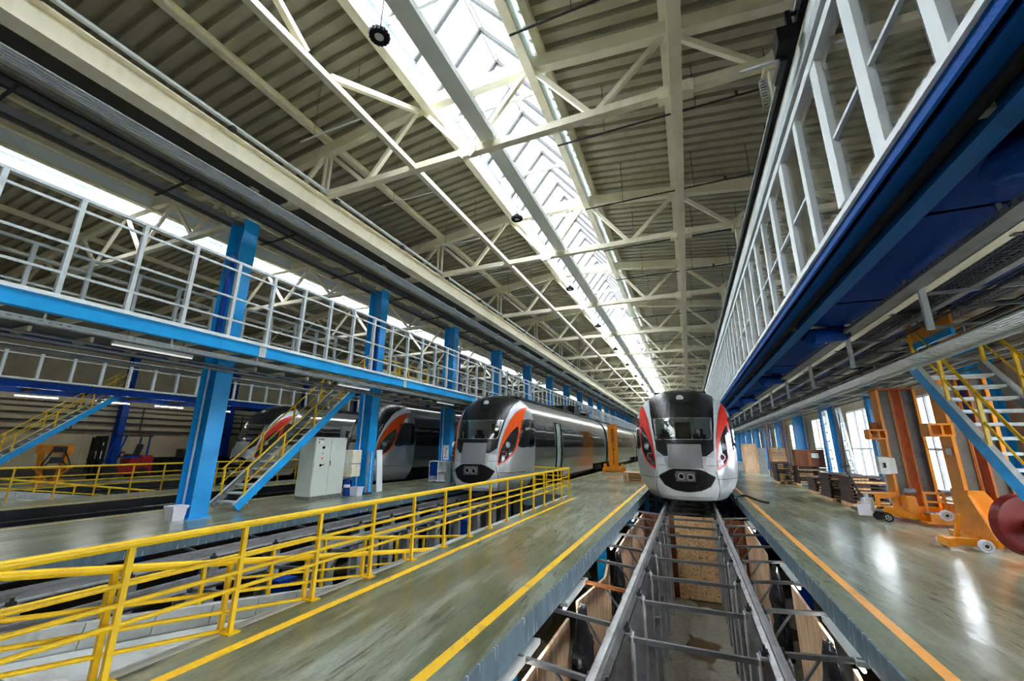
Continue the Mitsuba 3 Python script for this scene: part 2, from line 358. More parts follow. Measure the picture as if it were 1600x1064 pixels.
# ---------------------------------------------------------------- walls and windows
def proj_wall():
    w = struct('wall_right')
    mb = lambda lo, hi: box('panel', lo, hi, 'm_wallbeige', w)
    for j in range(len(YC) + 1):
        ya = Y0 if j == 0 else YC[j - 1]; yb = YC[j] if j < len(YC) else Y1
        if yb - ya < 0.5: continue
        a, b = ya + 0.75, ya + 4.5
        if j == 0: a = b = ya
        if a == b: mb((XR, ya, 0), (XR + .2, yb, 9.66)); continue
        mb((XR, ya, 0), (XR + .2, a, 9.66)); mb((XR, b, 0), (XR + .2, yb, 9.66))
        mb((XR, a, 0), (XR + .2, b, .42)); mb((XR, a, 3.35), (XR + .2, b, 9.66))
        if yb > 70: mb((XR + .01, a, .42), (XR + .19, b, 3.35)); continue
        wn = struct('window_%d' % (j + 1))
        for z in (.42, 1.72, 3.28): box('frame_bar', (XR + .02, a, z), (XR + .1, b, z + .07), 'm_white', wn)
        n = 4
        for i in range(n + 1):
            y = a + (b - a) * i / n
            box('mullion', (XR + .02, y - .025, .42), (XR + .1, y + .025, 3.35), 'm_white' if i in (0, n) else 'm_grey', wn)
            if i < n:
                yy = a + (b - a) * (i + 1) / n
                for z0, z1 in ((.49, 1.72), (1.79, 3.28)):
                    q = trimesh.Trimesh([[XR + .06, y + .025, z0], [XR + .06, yy - .025, z0], [XR + .06, yy - .025, z1], [XR + .06, y + .025, z1]], [[0, 1, 2], [0, 2, 3]], process=False)
                    mesh('pane', q, 'm_pane', wn)
        box('sill', (XR - .12, a - .05, .36), (XR + .02, b + .05, .42), 'm_cream', wn)
    return w
proj_wall()
w = struct('wall_left'); 
for z0, z1, m in ((0, .55, 'm_walldark'), (.55, 9.68, 'm_wallbeige')):
    for j in range(18):
        ya = -6 + 5.8 * j
        box('panel', (XL - .2, ya + .01, z0), (XL, min(ya + 5.8, Y1) - .01, z1 - .01), m, w)
w = struct('wall_back'); box('panel', (XL, Y1 + .03, PIT), (XR, Y1 + .23, 12), 'm_wallbeige', w)
w = struct('wall_front'); box('panel', (XL, Y0 - .23, PIT), (XR, Y0 - .03, 12), 'm_wallbeige', w)
w = struct('wall_pit'); box('panel', (XR, Y0, PIT), (XR + .2, Y1, 0), 'm_concrete', w); box('panel', (XL - .2, Y0, PIT), (XL, Y1, 0), 'm_concrete', w)
g = struct('ground'); box('yard', (XR + .2, -40, -.6), (70, 140, -.15), 'm_concrete', g)

# ---------------------------------------------------------------- roof
SX, EZ, EL, ER, RZ = -3.93, 10.45, -5.12, -2.74, 12.05
def chord_z(x): return 10.05 - 0.12 * max(0, abs(x + 4.1) - 1.5)
def deck_mesh(xa, za, xb, zb, y0, y1):
    n = max(1, int(round((y1 - y0) / 0.34))); p = (y1 - y0) / n
    ys, zs = [], []
    for i in range(n):
        for f, h in ((0.0, 0), (0.6, 0), (0.67, .15), (0.93, .15)):
            ys.append(y0 + p * (i + f)); zs.append(h)
    ys.append(y1); zs.append(0)
    v = [(xa, y, za + h) for y, h in zip(ys, zs)] + [(xb, y, zb + h) for y, h in zip(ys, zs)]
    m = len(ys)
    f = [(i, i + 1, m + i + 1) for i in range(m - 1)] + [(i, m + i + 1, m + i) for i in range(m - 1)]
    return trimesh.Trimesh(np.array(v), np.array(f), process=False)
ceil = struct('ceiling')
def dz_(x): return chord_z(x) + 0.53
YB = [Y0] + [y for y in YT if y > Y0 + .5] + [Y1]
for a, b in zip(YB[:-1], YB[1:]):
    for xa, xb in ((-5.45, -8.35), (-8.35, -11.3), (-2.4, .3), (.3, 3.3), (3.3, XR + .1)):
        mesh('deck_sheet', deck_mesh(xa, dz_(xa), xb, dz_(xb), a, b), 'm_deck', ceil)
NX = -18.1
def dz2(x): return 10.6 - 0.12 * max(0, abs(x - NX) - .9)
for a, b in zip(YB[:-1], YB[1:]):
    for xa, xb in ((NX + .85, -11.3), (NX - .85, XL - .1)):
        mesh('deck_sheet', deck_mesh(xa, dz2(xa), xb, dz2(xb), a, b), 'm_deck', ceil)
# skylights: glazed lanterns
def skylight(cx, el, er, ez, rz, bottom, bays, fine):
    s = struct('skylight')
    for sx, x in ((-1, el - .2), (1, er + .2)):
        box('curb_board', (x - .03, Y0, bottom), (x + .03, Y1, ez + .12), 'm_white', s)
        box('curb_rail', (x - .1 - .02 * sx, Y0, bottom - .05), (x + .1 - .02 * sx, Y1, bottom), 'm_cream', s)
        box('curb_ledge', (min(x, x - .2 * sx), Y0, ez + .0), (max(x, x - .2 * sx), Y1, ez + .06), 'm_white', s)
        box('flashing', (min(x, x + .2 * sx), Y0, ez + .24), (max(x, x + .2 * sx), Y1, ez + .27), 'm_white', s); box('curb_top', (x - .02, Y0, ez + .1), (x + .02, Y1, ez + .27), 'm_white', s)
        box('gutter_tube', (x - .13 * sx - .03, Y0, ez - .14), (x - .13 * sx + .03, Y1, ez - .06), 'm_galv', s)
    if cx > -6:
        for dx, dz in ((0, 0), (.06, .03), (.02, .1)): mesh('cable_line', mbox((er + .02 + dx, Y0, ez - .34 + dz), (er + .06 + dx, Y1, ez - .30 + dz)), 'm_dark', s)
    for dx in (-.05, .05): bar('ridge_beam', (cx + dx, Y0, rz), (cx + dx, Y1, rz), .03, .08, 'm_grey', s)
    for a, b in zip(YB[:-1], YB[1:]):
        n = 6 if a < fine else 2
        for i in range(n):
            y, yy = a + (b - a) * i / n, a + (b - a) * (i + 1) / n
            for ex in (el, er):
                bar('rafter', (ex, y, ez + .03), (cx, y, rz - .05), .07, .07, 'm_bars', s)
                if a < 25: bar('rafter_cap', (ex, y + .045, ez - .03), (cx, y + .045, rz - .12), .012, .05, 'm_grey', s)
                q = trimesh.Trimesh([[ex, y + .03, ez + .08], [ex, yy - .03, ez + .08], [cx, yy - .03, rz + .03], [cx, y + .03, rz + .03]], [[0, 1, 2], [0, 2, 3]], process=False)
                mesh('pane', q, 'm_pane', s)
            if i % 3 == 1 and a < 40: bar('tie_bar', (el, y, ez + .03), (er, y, ez + .03), .07, .09, 'm_duct', s)
    if cx > -6:
        for sx, x in ((-1, el - .36), (1, er + .36)):
            ys = np.arange(max(Y0, .5), 60, .34)
            put('closure_fins', mikit.ply(cat([trimesh.Trimesh([[x - .1, y, ez - .02], [x + .1, y, ez - .02], [x + .1, y, ez + .2], [x - .1, y + .12, ez + .2], [x, y + .2, ez + .05]], [[0, 1, 2], [0, 2, 3], [0, 4, 2], [1, 4, 3]], process=False) for y in ys]), 'm_white'), s, None, True)
    for y in (Y0 + .01, Y1 - .01):
        q = trimesh.Trimesh([[el, y, ez], [er, y, ez], [cx, y, rz]], [[0, 1, 2]], process=False)
        mesh('gable_sheet', q, 'm_white', s)
skylight(SX, EL, ER, EZ, RZ, 9.95, None, 42)
skylight(NX, NX - .62, NX + .62, 10.6, 11.3, 10.0, None, 0)

# purlins on the chords
for x in (-8.7, -5.62, -2.3, .28, 3.3, 6.1):
    k = struct('trim_1'); z = dz_(x) - .1
    mesh('purlin', cat([mbox((x - .08, Y0, z - .1), (x + .08, Y1, z - .088)), mbox((x - .006, Y0, z - .1), (x + .006, Y1, z + .1)), mbox((x - .08, Y0, z + .088), (x + .08, Y1, z + .098))]), 'm_cream', k)
for x in (-12.2, -15, -17.1, -19.1, -22.5, -26):
    k = struct('trim_1'); z = dz2(x) - .1
    mesh('purlin', mbox((x - .07, Y0, z - .1), (x + .07, Y1, z + .095)), 'm_cream', k)

# trusses of the main nave
for j, y in enumerate([y for y in YT if y > 5]):
    side = '%s from the front' % nth(j)
    k = thing('roof_truss', 'cream roof truss spanning the main hall below the skylight, ' + side, 'roof truss', 'roof trusses of the main hall')
    bz = 8.36
    bar('bottom_chord', (-10.45, y, bz), (6.3, y, bz), .17, .17, 'm_cream', k)
    zc = lambda x: chord_z(x) + .165
    for xa, xb in ((-11.2, -5.6), (-5.6, -2.6), (-2.6, 6.4)):
        bar('top_chord', (xa, y, zc(xa)), (xb, y, zc(xb)), .2, .33, 'm_cream', k)
    tops, bots = [-8.72, -5.65, -2.62, .3, 3.2], [-10.1, -7.18, -4.12, -1.2, 1.8, 4.7]
    for i, xt in enumerate(tops):
        for xb in (bots[i], bots[i + 1]):
            sgn = np.sign(xt - xb)
            bar('diagonal', (xb + sgn * .08, y, bz + .07), (xt - sgn * .08, y, chord_z(xt) + .03), .1, .11, 'm_cream', k)
    if y < 60:
        for dx in (-.09, .09): bar('vertical', (-8.66 + dx, y, bz), (-8.66 + dx, y, chord_z(-8.7)), .07, .07, 'm_cream', k)
        for dx in (-.22, .22): mesh('splice_plate', mbox((.36 + dx - .1, y - .1, bz - .17), (.36 + dx + .1, y + .1, bz + .1)), 'm_cream', k)
        th = np.arange(8) * np.pi / 4 + np.pi / 8
        mesh('gusset', prism([(-4.12 + .24 * math.cos(t), bz + .24 * math.sin(t)) for t in th], y - .12, y - .1), 'm_cream', k)
        box('gusset_cover', (-4.2, y - .15, bz - .2), (-4.04, y - .12, bz + .2), 'm_duct', k)
    # hanger carrying the glazed gallery
    h = thing('gallery_hanger', 'cream post hanging from the roof truss down to the glazed gallery, %s from the front' % nth(j), 'steel hanger', 'hangers of the glazed gallery')
    bar('shaft', (1.95, y, 4.3), (1.95, y, bz - .08), .16, .16, 'm_cream', h)
    box('cap_plate', (1.8, y - .15, bz - .2), (2.1, y + .15, bz - .085), 'm_cream', h); box('foot_plate', (1.8, y - .14, 4.16), (2.1, y + .14, 4.3), 'm_cream', h)
# longitudinal members
def longthing(name, label, cat_):
    return thing(name, label, cat_)
k = longthing('roof_tie', 'thin cream tie bar running lengthwise between the truss bottom chords left of the skylight', 'steel tie')
for j in range(len(YT) - 1): bar('segment', (-5.62, YT[j] + .1, 8.36), (-5.62, YT[j + 1] - .1, 8.36), .13, .13, 'm_cream', k)
for yn, yt in ((3.8, 1.35), (4.35, 6.95), (4.0 + 11.6, 13), (4.4 + 11.6, 18.5)): 
    if yn < 6: bar('knee_brace', (-5.6, yn, 8.44), (-5.6, yt, 9.98), .11, .11, 'm_cream', k)
k = longthing('runway_beam', 'cream beam running lengthwise under the trusses right of the skylight', 'steel beam')
mesh('web', mbox((.32, Y0, 8.0), (.40, Y1, 8.27)), 'm_cream', k); mesh('bottom_flange', mbox((.26, Y0, 7.97), (.46, Y1, 8.0)), 'm_cream', k); mesh('top_flange', mbox((.26, Y0, 8.25), (.46, Y1, 8.272)), 'm_cream', k)
k = longthing('light_duct', 'wide grey flat duct running lengthwise below the skylight glass', 'duct')
mesh('casing', mbox((-3.78, Y0, 8.5), (-3.42, Y1, 8.66)), 'm_duct', k)
for y in YT: box('strap', (-3.8, y - .03, 8.485), (-3.4, y + .03, 8.67), 'm_duct', k)
k = longthing('crane_beam', 'big cream crane beam running lengthwise below the truss ends on the left', 'crane beam')
mesh('web', mbox((-8.68, Y0, 7.78), (-8.62, Y1, 8.27)), 'm_cream', k)
mesh('bottom_flange', mbox((-8.84, Y0, 7.74), (-8.48, Y1, 7.78)), 'm_cream', k); mesh('top_flange', mbox((-8.8, Y0, 8.23), (-8.5, Y1, 8.268)), 'm_cream', k)
mesh('rail_conduit', mbox((-8.46, Y0, 8.33), (-8.38, Y1, 8.39)), 'm_galv', k)
for y in np.arange(1.5, 45, 2.9): box('conduit_clip', (-8.5, y - .05, 8.27), (-8.37, y + .05, 8.34), 'm_dark', k)
k = longthing('cable_trunking', 'pale grey ribbed trunking running lengthwise beside the left crane beam', 'cable trunking')
for i in range(5): mesh('channel', mbox((-10.19 + .088 * i, Y0, 8.06), (-10.14 + .088 * i, Y1, 8.08)), 'm_white', k)
mesh('back_plate', mbox((-10.2, Y0, 8.085), (-9.78, Y1, 8.10)), 'm_black', k)
k = longthing('valley_shade_sheet', 'dark flat sheet standing for deck shade above the pale trunking and the middle columns', 'shade_sheet')
mesh('casing', mbox((-12.1, Y0, 9.12), (-10.4, Y1, 9.3)), 'm_girder', k)  # dark sheet added to stand for the deck shadow along the valley
k = longthing('valley_girder', 'dark steel girder with cable ladder above the middle row of blue columns', 'steel beam')
mesh('web', mbox((-10.95, Y0, 8.04), (-10.92, Y1, 8.25)), 'm_dark', k); mesh('bottom_flange', mbox((-10.99, Y0, 8.02), (-10.88, Y1, 8.04)), 'm_dark', k); mesh('top_flange', mbox((-10.99, Y0, 8.25), (-10.88, Y1, 8.27)), 'm_dark', k)
for x in (-10.45, -12.0): mesh('side_rail', mbox((x - .04, Y0, 8.0), (x + .04, Y1, 8.1)), 'm_girder', k)
mesh('cable_bundle', cat([mtube((-11.65 + .06 * i, Y0, 7.95), (-11.65 + .06 * i, Y1, 7.95), .02, 6) for i in range(5)]), 'm_grey', k)
for y in np.arange(2.0, 50, 2.9): bar('hanger_arm', (-12.1, y, 7.93), (-10.5, y, 7.97), .05, .05, 'm_dark', k)
k = longthing('valley_beam', 'cream beam running lengthwise left of the pale trunking', 'steel beam')
mesh('flange', mbox((-10.72, Y0, 8.3), (-10.56, Y1, 8.5)), 'm_cream', k)
# second nave trusses
for j, y in enumerate([y for y in YT if 0 < y < 48]):
    k = thing('far_truss', 'cream roof truss of the left hall seen through the gallery railing, %s from the front' % nth(j), 'roof truss', 'roof trusses of the left hall')
    bar('bottom_chord', (-12.45, y, 8.3), (-27.5, y, 8.3), .16, .16, 'm_cream', k)
    for xa, xb in ((-11.72, NX + 1.3), (NX + 1.3, NX - 1.3), (NX - 1.3, XL + .2)): bar('top_chord', (xa, y, dz2(xa) - .38), (xb, y, dz2(xb) - .38), .2, .3, 'm_cream', k)
    tx = [-13.0, -16.0, -19.0, -22.0, -25.0]; bx = [-12.6, -14.5, -17.5, -20.5, -23.5, -26.5]
    for i, t in enumerate(tx):
        for b in (bx[i], bx[i + 1]): bar('diagonal', (b, y, 8.38), (t, y, dz2(t) - .5), .1, .1, 'm_cream', k)

# ---------------------------------------------------------------- columns
def hcol(name, x, y, z0, z1, mat, label, group, w=.42, d=.62, ax='x'):
    k = thing(name, label, 'steel column', group)
    h = d / 2
    mesh('shaft', cat([mbox((x - h, y - w / 2, z0), (x - h + .03, y + w / 2, z1)), mbox((x + h - .03, y - w / 2, z0), (x + h, y + w / 2, z1)), mbox((x - h, y - .02, z0), (x + h, y + .02, z1))]), mat, k)
    return k
for j, y in enumerate([y for y in YC if y > 0]):
    k = hcol('hall_column', -11.37, y, 0, 8.0, 'm_blue', 'blue steel column standing through the left gallery, %s from the front' % nth(j), 'blue columns of the middle row')
    box('base_plate', (-11.75, y - .27, 0), (-11.0, y + .27, .03), 'm_blue', k)
    box('head_bracket', (-11.5, y - .12, 8.0), (-11.24, y + .12, 9.12), 'm_cream', k); box('cap_plate', (-11.72, y - .25, 7.97), (-11.02, y + .25, 8.0), 'm_cream', k)
    if y < 30:
        bar('conduit', (-11.56, y - .1, .2), (-11.56, y - .1, 3.7), .05, .03, 'm_white', k)
for j, y in enumerate([y for y in YC if y > 10]):
    k = hcol('wall_column', 6.2, y, 0, 8.9, 'm_blue', 'blue steel column against the window wall on the right, %s from the front' % nth(j), 'blue columns of the window wall', .34, .5)
    box('base_plate', (5.9, y - .24, 0), (6.5, y + .24, .03), 'm_blue', k)
for j, y in enumerate([y for y in YC if 0 < y < 42]):
    hcol('far_column', XL + .4, y, 0, 9.0, 'm_navy', 'dark blue column against the far left wall, %s from the front' % nth(j), 'blue columns of the left wall', .3, .45)
# ---------------------------------------------------------------- trains
# side profile of the nose (z, depth behind the tip) and half width (z, w); depth 2.4 m from tip to full body
PZ = np.array([0.06, .2, .7, 1.2, 2.0, 2.4, 2.77, 3.15, 3.51, 3.75, 3.9, 3.98])
PY = np.array([.12, .02, 0.0, .03, .22, .38, .57, .83, 1.15, 1.5, 1.9, 2.4])
WZ = np.array([.06, .2, .5, .9, 1.5, 2.4, 2.8, 3.1, 3.35, 3.55, 3.72, 3.85, 3.94, 3.98])
WW = np.array([1.30, 1.42, 1.62, 1.72, 1.755, 1.745, 1.69, 1.60, 1.46, 1.28, 1.05, .75, .40, .02])
from scipy.interpolate import PchipInterpolator
fy, fw = PchipInterpolator(PZ, PY), PchipInterpolator(WZ, WW)
def surf(t, z, out=0.0):
    """t in [-1, 1] across the nose, beyond that along the flank (2 m per unit)"""
    t, z = np.asarray(t, float), np.clip(np.asarray(z, float), .06, 3.98)
    a = np.clip(np.abs(t), 0, 1) * np.pi / 2
    y0 = np.minimum(fy(z), 2.4); D = 2.4 - y0; w = fw(z)
    x = np.sign(t) * w * np.sin(a) ** .8
    y = y0 + D * (1 - np.cos(a)) + np.maximum(np.abs(t) - 1, 0) * 2
    p = np.stack([x, y, z], -1)
    if out:
        e = 1e-3
        n = np.cross(surf(t + e, z) - surf(t - e, z), surf(t, z + e) - surf(t, z - e))
        n /= np.linalg.norm(n, axis=-1, keepdims=True) + 1e-12
        p = p + n * out
    return p
def t_of(x, z):
    r = min(1.0, abs(x) / float(fw(np.clip(z, .06, 3.98))))
    return math.copysign(math.asin(min(1.0, r ** 1.25)) / (np.pi / 2), x)
def xz(pts): return [(t_of(x, z), z) for x, z in pts]
def ty(y, z): return 1 + (y - 2.4) / 2 if y >= 2.4 else t_from_y(y, z)
def t_from_y(y, z):
    y0 = float(min(fy(z), 2.4)); D = 2.4 - y0
    return math.acos(np.clip(1 - (y - y0) / max(D, 1e-6), 0, 1)) / (np.pi / 2)
def patch(poly, out=.006, step=(.06, .12), thick=True):
    """a skin piece over the nose, outline in (t, z)"""
    P = Polygon(poly).buffer(0)
    x0, y0, x1, y1 = P.bounds
    vs, fs, n = [], [], 0
    nx, ny = max(1, int(math.ceil((x1 - x0) / step[0]))), max(1, int(math.ceil((y1 - y0) / step[1])))
    for i in range(nx):
        for j in range(ny):
            c = P.intersection(sbox(x0 + (x1 - x0) * i / nx, y0 + (y1 - y0) * j / ny, x0 + (x1 - x0) * (i + 1) / nx, y0 + (y1 - y0) * (j + 1) / ny))
            for g in getattr(c, 'geoms', [c]):
                if g.geom_type != 'Polygon' or g.area < 1e-7: continue
                v, f = trimesh.creation.triangulate_polygon(g, engine='earcut')
                vs.append(v); fs.append(f + n); n += len(v)
    v = np.vstack(vs); f = np.vstack(fs)
    m = trimesh.Trimesh(surf(v[:, 0], v[:, 1], out), f, process=False)
    if thick:
        # a rim that reaches back to the skin
        ring = np.array(Polygon(poly).buffer(0).exterior.coords) if P.geom_type == 'Polygon' else np.array(max(P.geoms, key=lambda g: g.area).exterior.coords)
        a, b = surf(ring[:, 0], ring[:, 1], out), surf(ring[:, 0], ring[:, 1], -.01)
        k = len(ring); q = [(i, i + 1, k + i + 1) for i in range(k - 1)] + [(i, k + i + 1, k + i) for i in range(k - 1)]
        m = cat([m, trimesh.Trimesh(np.vstack([a, b]), np.array(q), process=False)])
    return m
def dense(pts, n=8):
    pts = np.array(pts, float); out = []
    for a, b in zip(pts, np.roll(pts, -1, 0)):
        for i in range(n): out.append(tuple(a + (b - a) * i / n))
    return out
def smooth_poly(pts, n=10):
    """closed Catmull-Rom curve through the points"""
    p = np.array(pts, float); out = []
    for i in range(len(p)):
        a, b, c, d = p[i - 1], p[i], p[(i + 1) % len(p)], p[(i + 2) % len(p)]
        for s in np.linspace(0, 1, n, endpoint=False):
            out.append(tuple(.5 * ((2 * b) + (c - a) * s + (2 * a - 5 * b + 4 * c - d) * s * s + (3 * b - a - 3 * c + d) * s ** 3)))
    return out
TRAIN = {}
def build_train_parts():
    # shell of the nose and cab (open rear joins the body)
    tt = np.linspace(-1, 1, 57); zz = np.concatenate([np.linspace(.06, 3.4, 30), np.linspace(3.45, 3.98, 14)])
    Tt, Zz = np.meshgrid(tt, zz); v = surf(Tt.ravel(), Zz.ravel()); n = len(tt)
    f = []
    for i in range(len(zz) - 1):
        for j in range(n - 1):
            a = i * n + j; f += [(a, a + 1, a + n + 1), (a, a + n + 1, a + n)]
    # windscreen opening: faces whose centre lies inside are left out
    win = Polygon(dense(xz([(-.90, 2.0), (.90, 2.0), (.94, 2.4), (.97, 2.77), (-.97, 2.77), (-.94, 2.4)]), 4))
    cabw = Polygon([(ty(y, z), z) for y, z in smooth_poly([(1.16, 1.77), (1.7, 1.745), (2.2, 1.77), (2.38, 2.2), (2.42, 2.7), (2.3, 2.8), (1.6, 2.8), (1.42, 2.6)], 6)])
    TRAIN['cabw'] = cabw
    TRAIN['win'] = win
    f = np.array(f); cen = np.stack([Tt.ravel()[f].mean(1), Zz.ravel()[f].mean(1)], 1)
    import shapely
    hole = shapely.contains_xy(win.buffer(-.02), cen[:, 0], cen[:, 1]) | shapely.contains_xy(cabw.buffer(-.02), np.abs(cen[:, 0]), cen[:, 1])
    nose = trimesh.Trimesh(v, f[~hole], process=False)
    TRAIN['nose_shell'] = (nose, True)
    TRAIN['windscreen'] = (patch(list(win.exterior.coords)[:-1], .004, thick=False), True)
    # black mask round the windscreen up over the roof
    mask = Polygon(dense(xz([(-.91, 1.66), (-.95, 2.15), (-1.03, 2.78), (-1.08, 3.25), (-1.14, 3.6), (-.98, 3.76), (-.6, 3.9), (0, 3.965), (.6, 3.9), (.98, 3.76), (1.14, 3.6), (1.08, 3.25), (1.03, 2.78), (.95, 2.15), (.91, 1.66), (.66, 1.46), (-.66, 1.46)])))
    TRAIN['black_mask'] = (mask.difference(win), .005)
    TRAIN['front_panel'] = patch(dense(xz([(-.53, 1.07), (.53, 1.07), (.53, 1.85), (-.53, 1.85)])), .012)
    # orange / red flash with the lamp cluster
    flash = smooth_poly([(.96, 1.03), (1.12, 1.1), (1.27, 1.24), (1.41, 1.5), (1.49, 1.85), (1.52, 2.15), (1.535, 2.5), (1.535, 2.86), (1.45, 3.36), (1.36, 3.25), (1.25, 3.0), (1.14, 2.58), (1.05, 2.14), (.99, 1.7), (.955, 1.3)])
    lamp = smooth_poly([(1.0, 1.1), (1.22, 1.27), (1.39, 1.58), (1.455, 1.95), (1.465, 2.2), (1.43, 2.5), (1.26, 2.23), (1.1, 1.84), (1.02, 1.5), (.98, 1.2)])
    TRAIN['flash'] = Polygon(xz(flash)).buffer(0); TRAIN['lamp'] = Polygon(xz(lamp)).buffer(0)
    TRAIN['smile'] = dense(xz([(-.88, .80), (-.6, .97), (-.42, 1.05), (.42, 1.05), (.6, .97), (.88, .80), (.7, .52), (.4, .38), (0, .33), (-.4, .38), (-.7, .52)]), 5)
build_train_parts()
def mirror(m):
    m = m.copy(); m.apply_transform(np.diag([-1, 1, 1, 1.0])); return m
def sect(ys, half=None):
    """outline of the body section from lower left over the roof to lower right"""
    z = np.concatenate([[.62], np.linspace(.75, 3.0, 8), np.linspace(3.1, 3.97, 12)])
    return np.concatenate([np.stack([-fw(z), z], 1), np.stack([fw(z[::-1]), z[::-1]], 1)])
SEC = sect(None)
def body_mesh(y0, y1):
    n = len(SEC)
    v = np.vstack([np.column_stack([SEC[:, 0], np.full(n, y0), SEC[:, 1]]), np.column_stack([SEC[:, 0], np.full(n, y1), SEC[:, 1]])])
    f = [(i, n + i, n + i + 1) for i in range(n - 1)] + [(i, n + i + 1, i + 1) for i in range(n - 1)]
    f += [(0, n - 1, 2 * n - 1), (0, 2 * n - 1, n)]
    m = trimesh.Trimesh(v, np.array(f), process=False)
    cap = Polygon(SEC); cv, cf = trimesh.creation.triangulate_polygon(cap, engine='earcut')
    caps = [trimesh.Trimesh(np.column_stack([cv[:, 0], np.full(len(cv), y), cv[:, 1]]), cf, process=False) for y in (y0, y1)]
    return m, cat(caps)
def side_piece(y0, y1, z0, z1, sx, out=.008, t=.02):
    zz = np.linspace(z0, z1, 7); w = fw(zz) + out
    v = np.array([(sx * a, y, z) for y in (y0, y1) for a, z in zip(w, zz)] + [(sx * (a - t), y, z) for y in (y0, y1) for a, z in zip(w, zz)])
    n = len(zz); f = []
    for i in range(n - 1):
        f += [(i, n + i, n + i + 1), (i, n + i + 1, i + 1)]
    ring = list(range(n)) + list(range(2 * n - 1, n - 1, -1))
    for a, b in zip(ring, ring[1:] + ring[:1]): f += [(a, b, b + 2 * n), (a, b + 2 * n, a + 2 * n)]
    return trimesh.Trimesh(v, np.array(f), process=False)
PLY = {}
def tp(key, make, mat, smooth=False):
    """one ply per piece and material, shared by the trains"""
    if (key, mat) not in PLY: PLY[(key, mat)] = mikit.ply(make(), mat, smooth)
    return PLY[(key, mat)]
def ring_mesh(c, r0, r1, out=.02):
    m = trimesh.creation.annulus(r0, r1, .03, sections=28) if r0 > 0 else trimesh.creation.cylinder(r1, .03, sections=28)
    p = surf(*[np.array([q]) for q in (t_of(c[0], c[1]), c[1])], out)[0]
    e = 1e-3; t = t_of(*c)
    n = np.cross(surf(t + e, c[1]) - surf(t - e, c[1]), surf(t, c[1] + e) - surf(t, c[1] - e)); n /= np.linalg.norm(n)
    n = n * .55 + np.array([0, -1, 0]) * .45; n /= np.linalg.norm(n)
    m.apply_transform(trimesh.geometry.align_vectors([0, 0, 1], n)); m.apply_translation(p); return m
def train(X, Y, label, flash_mat, cars, detail=True, open_door=False, vis=(-1, 1)):
    k = thing('train', label, 'train')
    to = T().translate([X, Y, 0])
    P = lambda name, key, make, mat, parent=k, smooth=False, lab=None: put(name, {**tp(key, make, mat, smooth), 'to_world': to}, parent, lab)
    P('nose_shell', 'nose', lambda: TRAIN['nose_shell'][0], 'm_silver', smooth=True)
    def poly_patch(poly, out):
        gs = list(getattr(poly, 'geoms', [poly]))
        return cat([patch_poly(g, out) for g in gs])
    def patch_poly(g, out):
        x0, y0, x1, y1 = g.bounds; vs, fs, n = [], [], 0
        nx, ny = max(1, int(math.ceil((x1 - x0) / .05))), max(1, int(math.ceil((y1 - y0) / .1)))
        for i in range(nx):
            for j in range(ny):
                c = g.intersection(sbox(x0 + (x1 - x0) * i / nx, y0 + (y1 - y0) * j / ny, x0 + (x1 - x0) * (i + 1) / nx, y0 + (y1 - y0) * (j + 1) / ny))
                for h in getattr(c, 'geoms', [c]):
                    if h.geom_type != 'Polygon' or h.area < 1e-7: continue
                    v, f = trimesh.creation.triangulate_polygon(h, engine='earcut'); vs.append(v); fs.append(f + n); n += len(v)
        v = np.vstack(vs); return trimesh.Trimesh(surf(v[:, 0], v[:, 1], out), np.vstack(fs), process=False)
    P('windscreen', 'win', lambda: TRAIN['windscreen'][0], 'm_windscreen', smooth=True)
    P('black_mask', 'mask', lambda: poly_patch(*TRAIN['black_mask']), 'm_roofblack', smooth=True)
    P('front_panel', 'panel', lambda: TRAIN['front_panel'], 'm_panelgrey', smooth=40)
    bum = P('bumper_mouth', 'smile', lambda: patch(TRAIN['smile'], .005), 'm_black', smooth=40)
    P('lower_fairing', 'fair', lambda: poly_patch(Polygon(dense(xz([(-.88, .1), (.88, .1), (.9, 1.4), (.66, 1.44), (.6, .99), (.91, .82), (.72, .5), (.4, .355), (0, .305), (-.4, .355), (-.72, .5), (-.91, .82), (-.6, .99), (-.66, 1.44), (-.9, 1.4)]), 5)).buffer(0), .004), 'm_front', smooth=True)
    for sx in (-1, 1):
        P('fairing_seam', f'seam{sx}', lambda: cat([patch(dense(xz([(sx * .875, .1), (sx * .89, .1), (sx * .905, 1.0), (sx * .89, 1.0)])), .007), patch(dense(xz([(sx * .89, .735), (sx * 1.62, .735), (sx * 1.62, .75), (sx * .89, .75)])), .007), patch(dense(xz([(sx * .64, 1.16), (sx * .93, 1.16), (sx * .93, 1.172), (sx * .64, 1.172)])), .008)]), 'm_dark', smooth=40)
    if 1:
        P('coupler', 'coup', lambda: cat([mbox((-.33, -.035, .66), (.27, .02, .98)), mbox((-.36, -.02, .78), (-.33, .02, .9))]), 'm_plate', bum)
        for cx, cz in ((-.16, .82), (.12, .8)):
            P('coupler_socket', f'sock{cx}', lambda: (lambda m: (m.apply_transform(trimesh.transformations.rotation_matrix(np.pi / 2, [1, 0, 0])), m.apply_translation([cx, -.05, cz]), m)[-1])(trimesh.creation.annulus(.07, .11, .06, sections=24)), 'm_steel', bum)
            P('coupler_socket', f'sockd{cx}', lambda: (lambda m: (m.apply_transform(trimesh.transformations.rotation_matrix(np.pi / 2, [1, 0, 0])), m.apply_translation([cx, -.045, cz]), m)[-1])(trimesh.creation.cylinder(.07, .03, sections=24)), 'm_black', bum)
    P('roof_lamp_cowl', 'cowl', lambda: patch(dense(xz([(-.42, 3.44), (0, 3.26), (.42, 3.44), (.16, 3.66), (0, 3.7), (-.16, 3.66)]), 5), .02), 'm_glassblack', smooth=40)
    P('roof_lamp', 'rlamp', lambda: ring_mesh((0, 3.5), 0, .125, .03), 'm_lens', smooth=40)
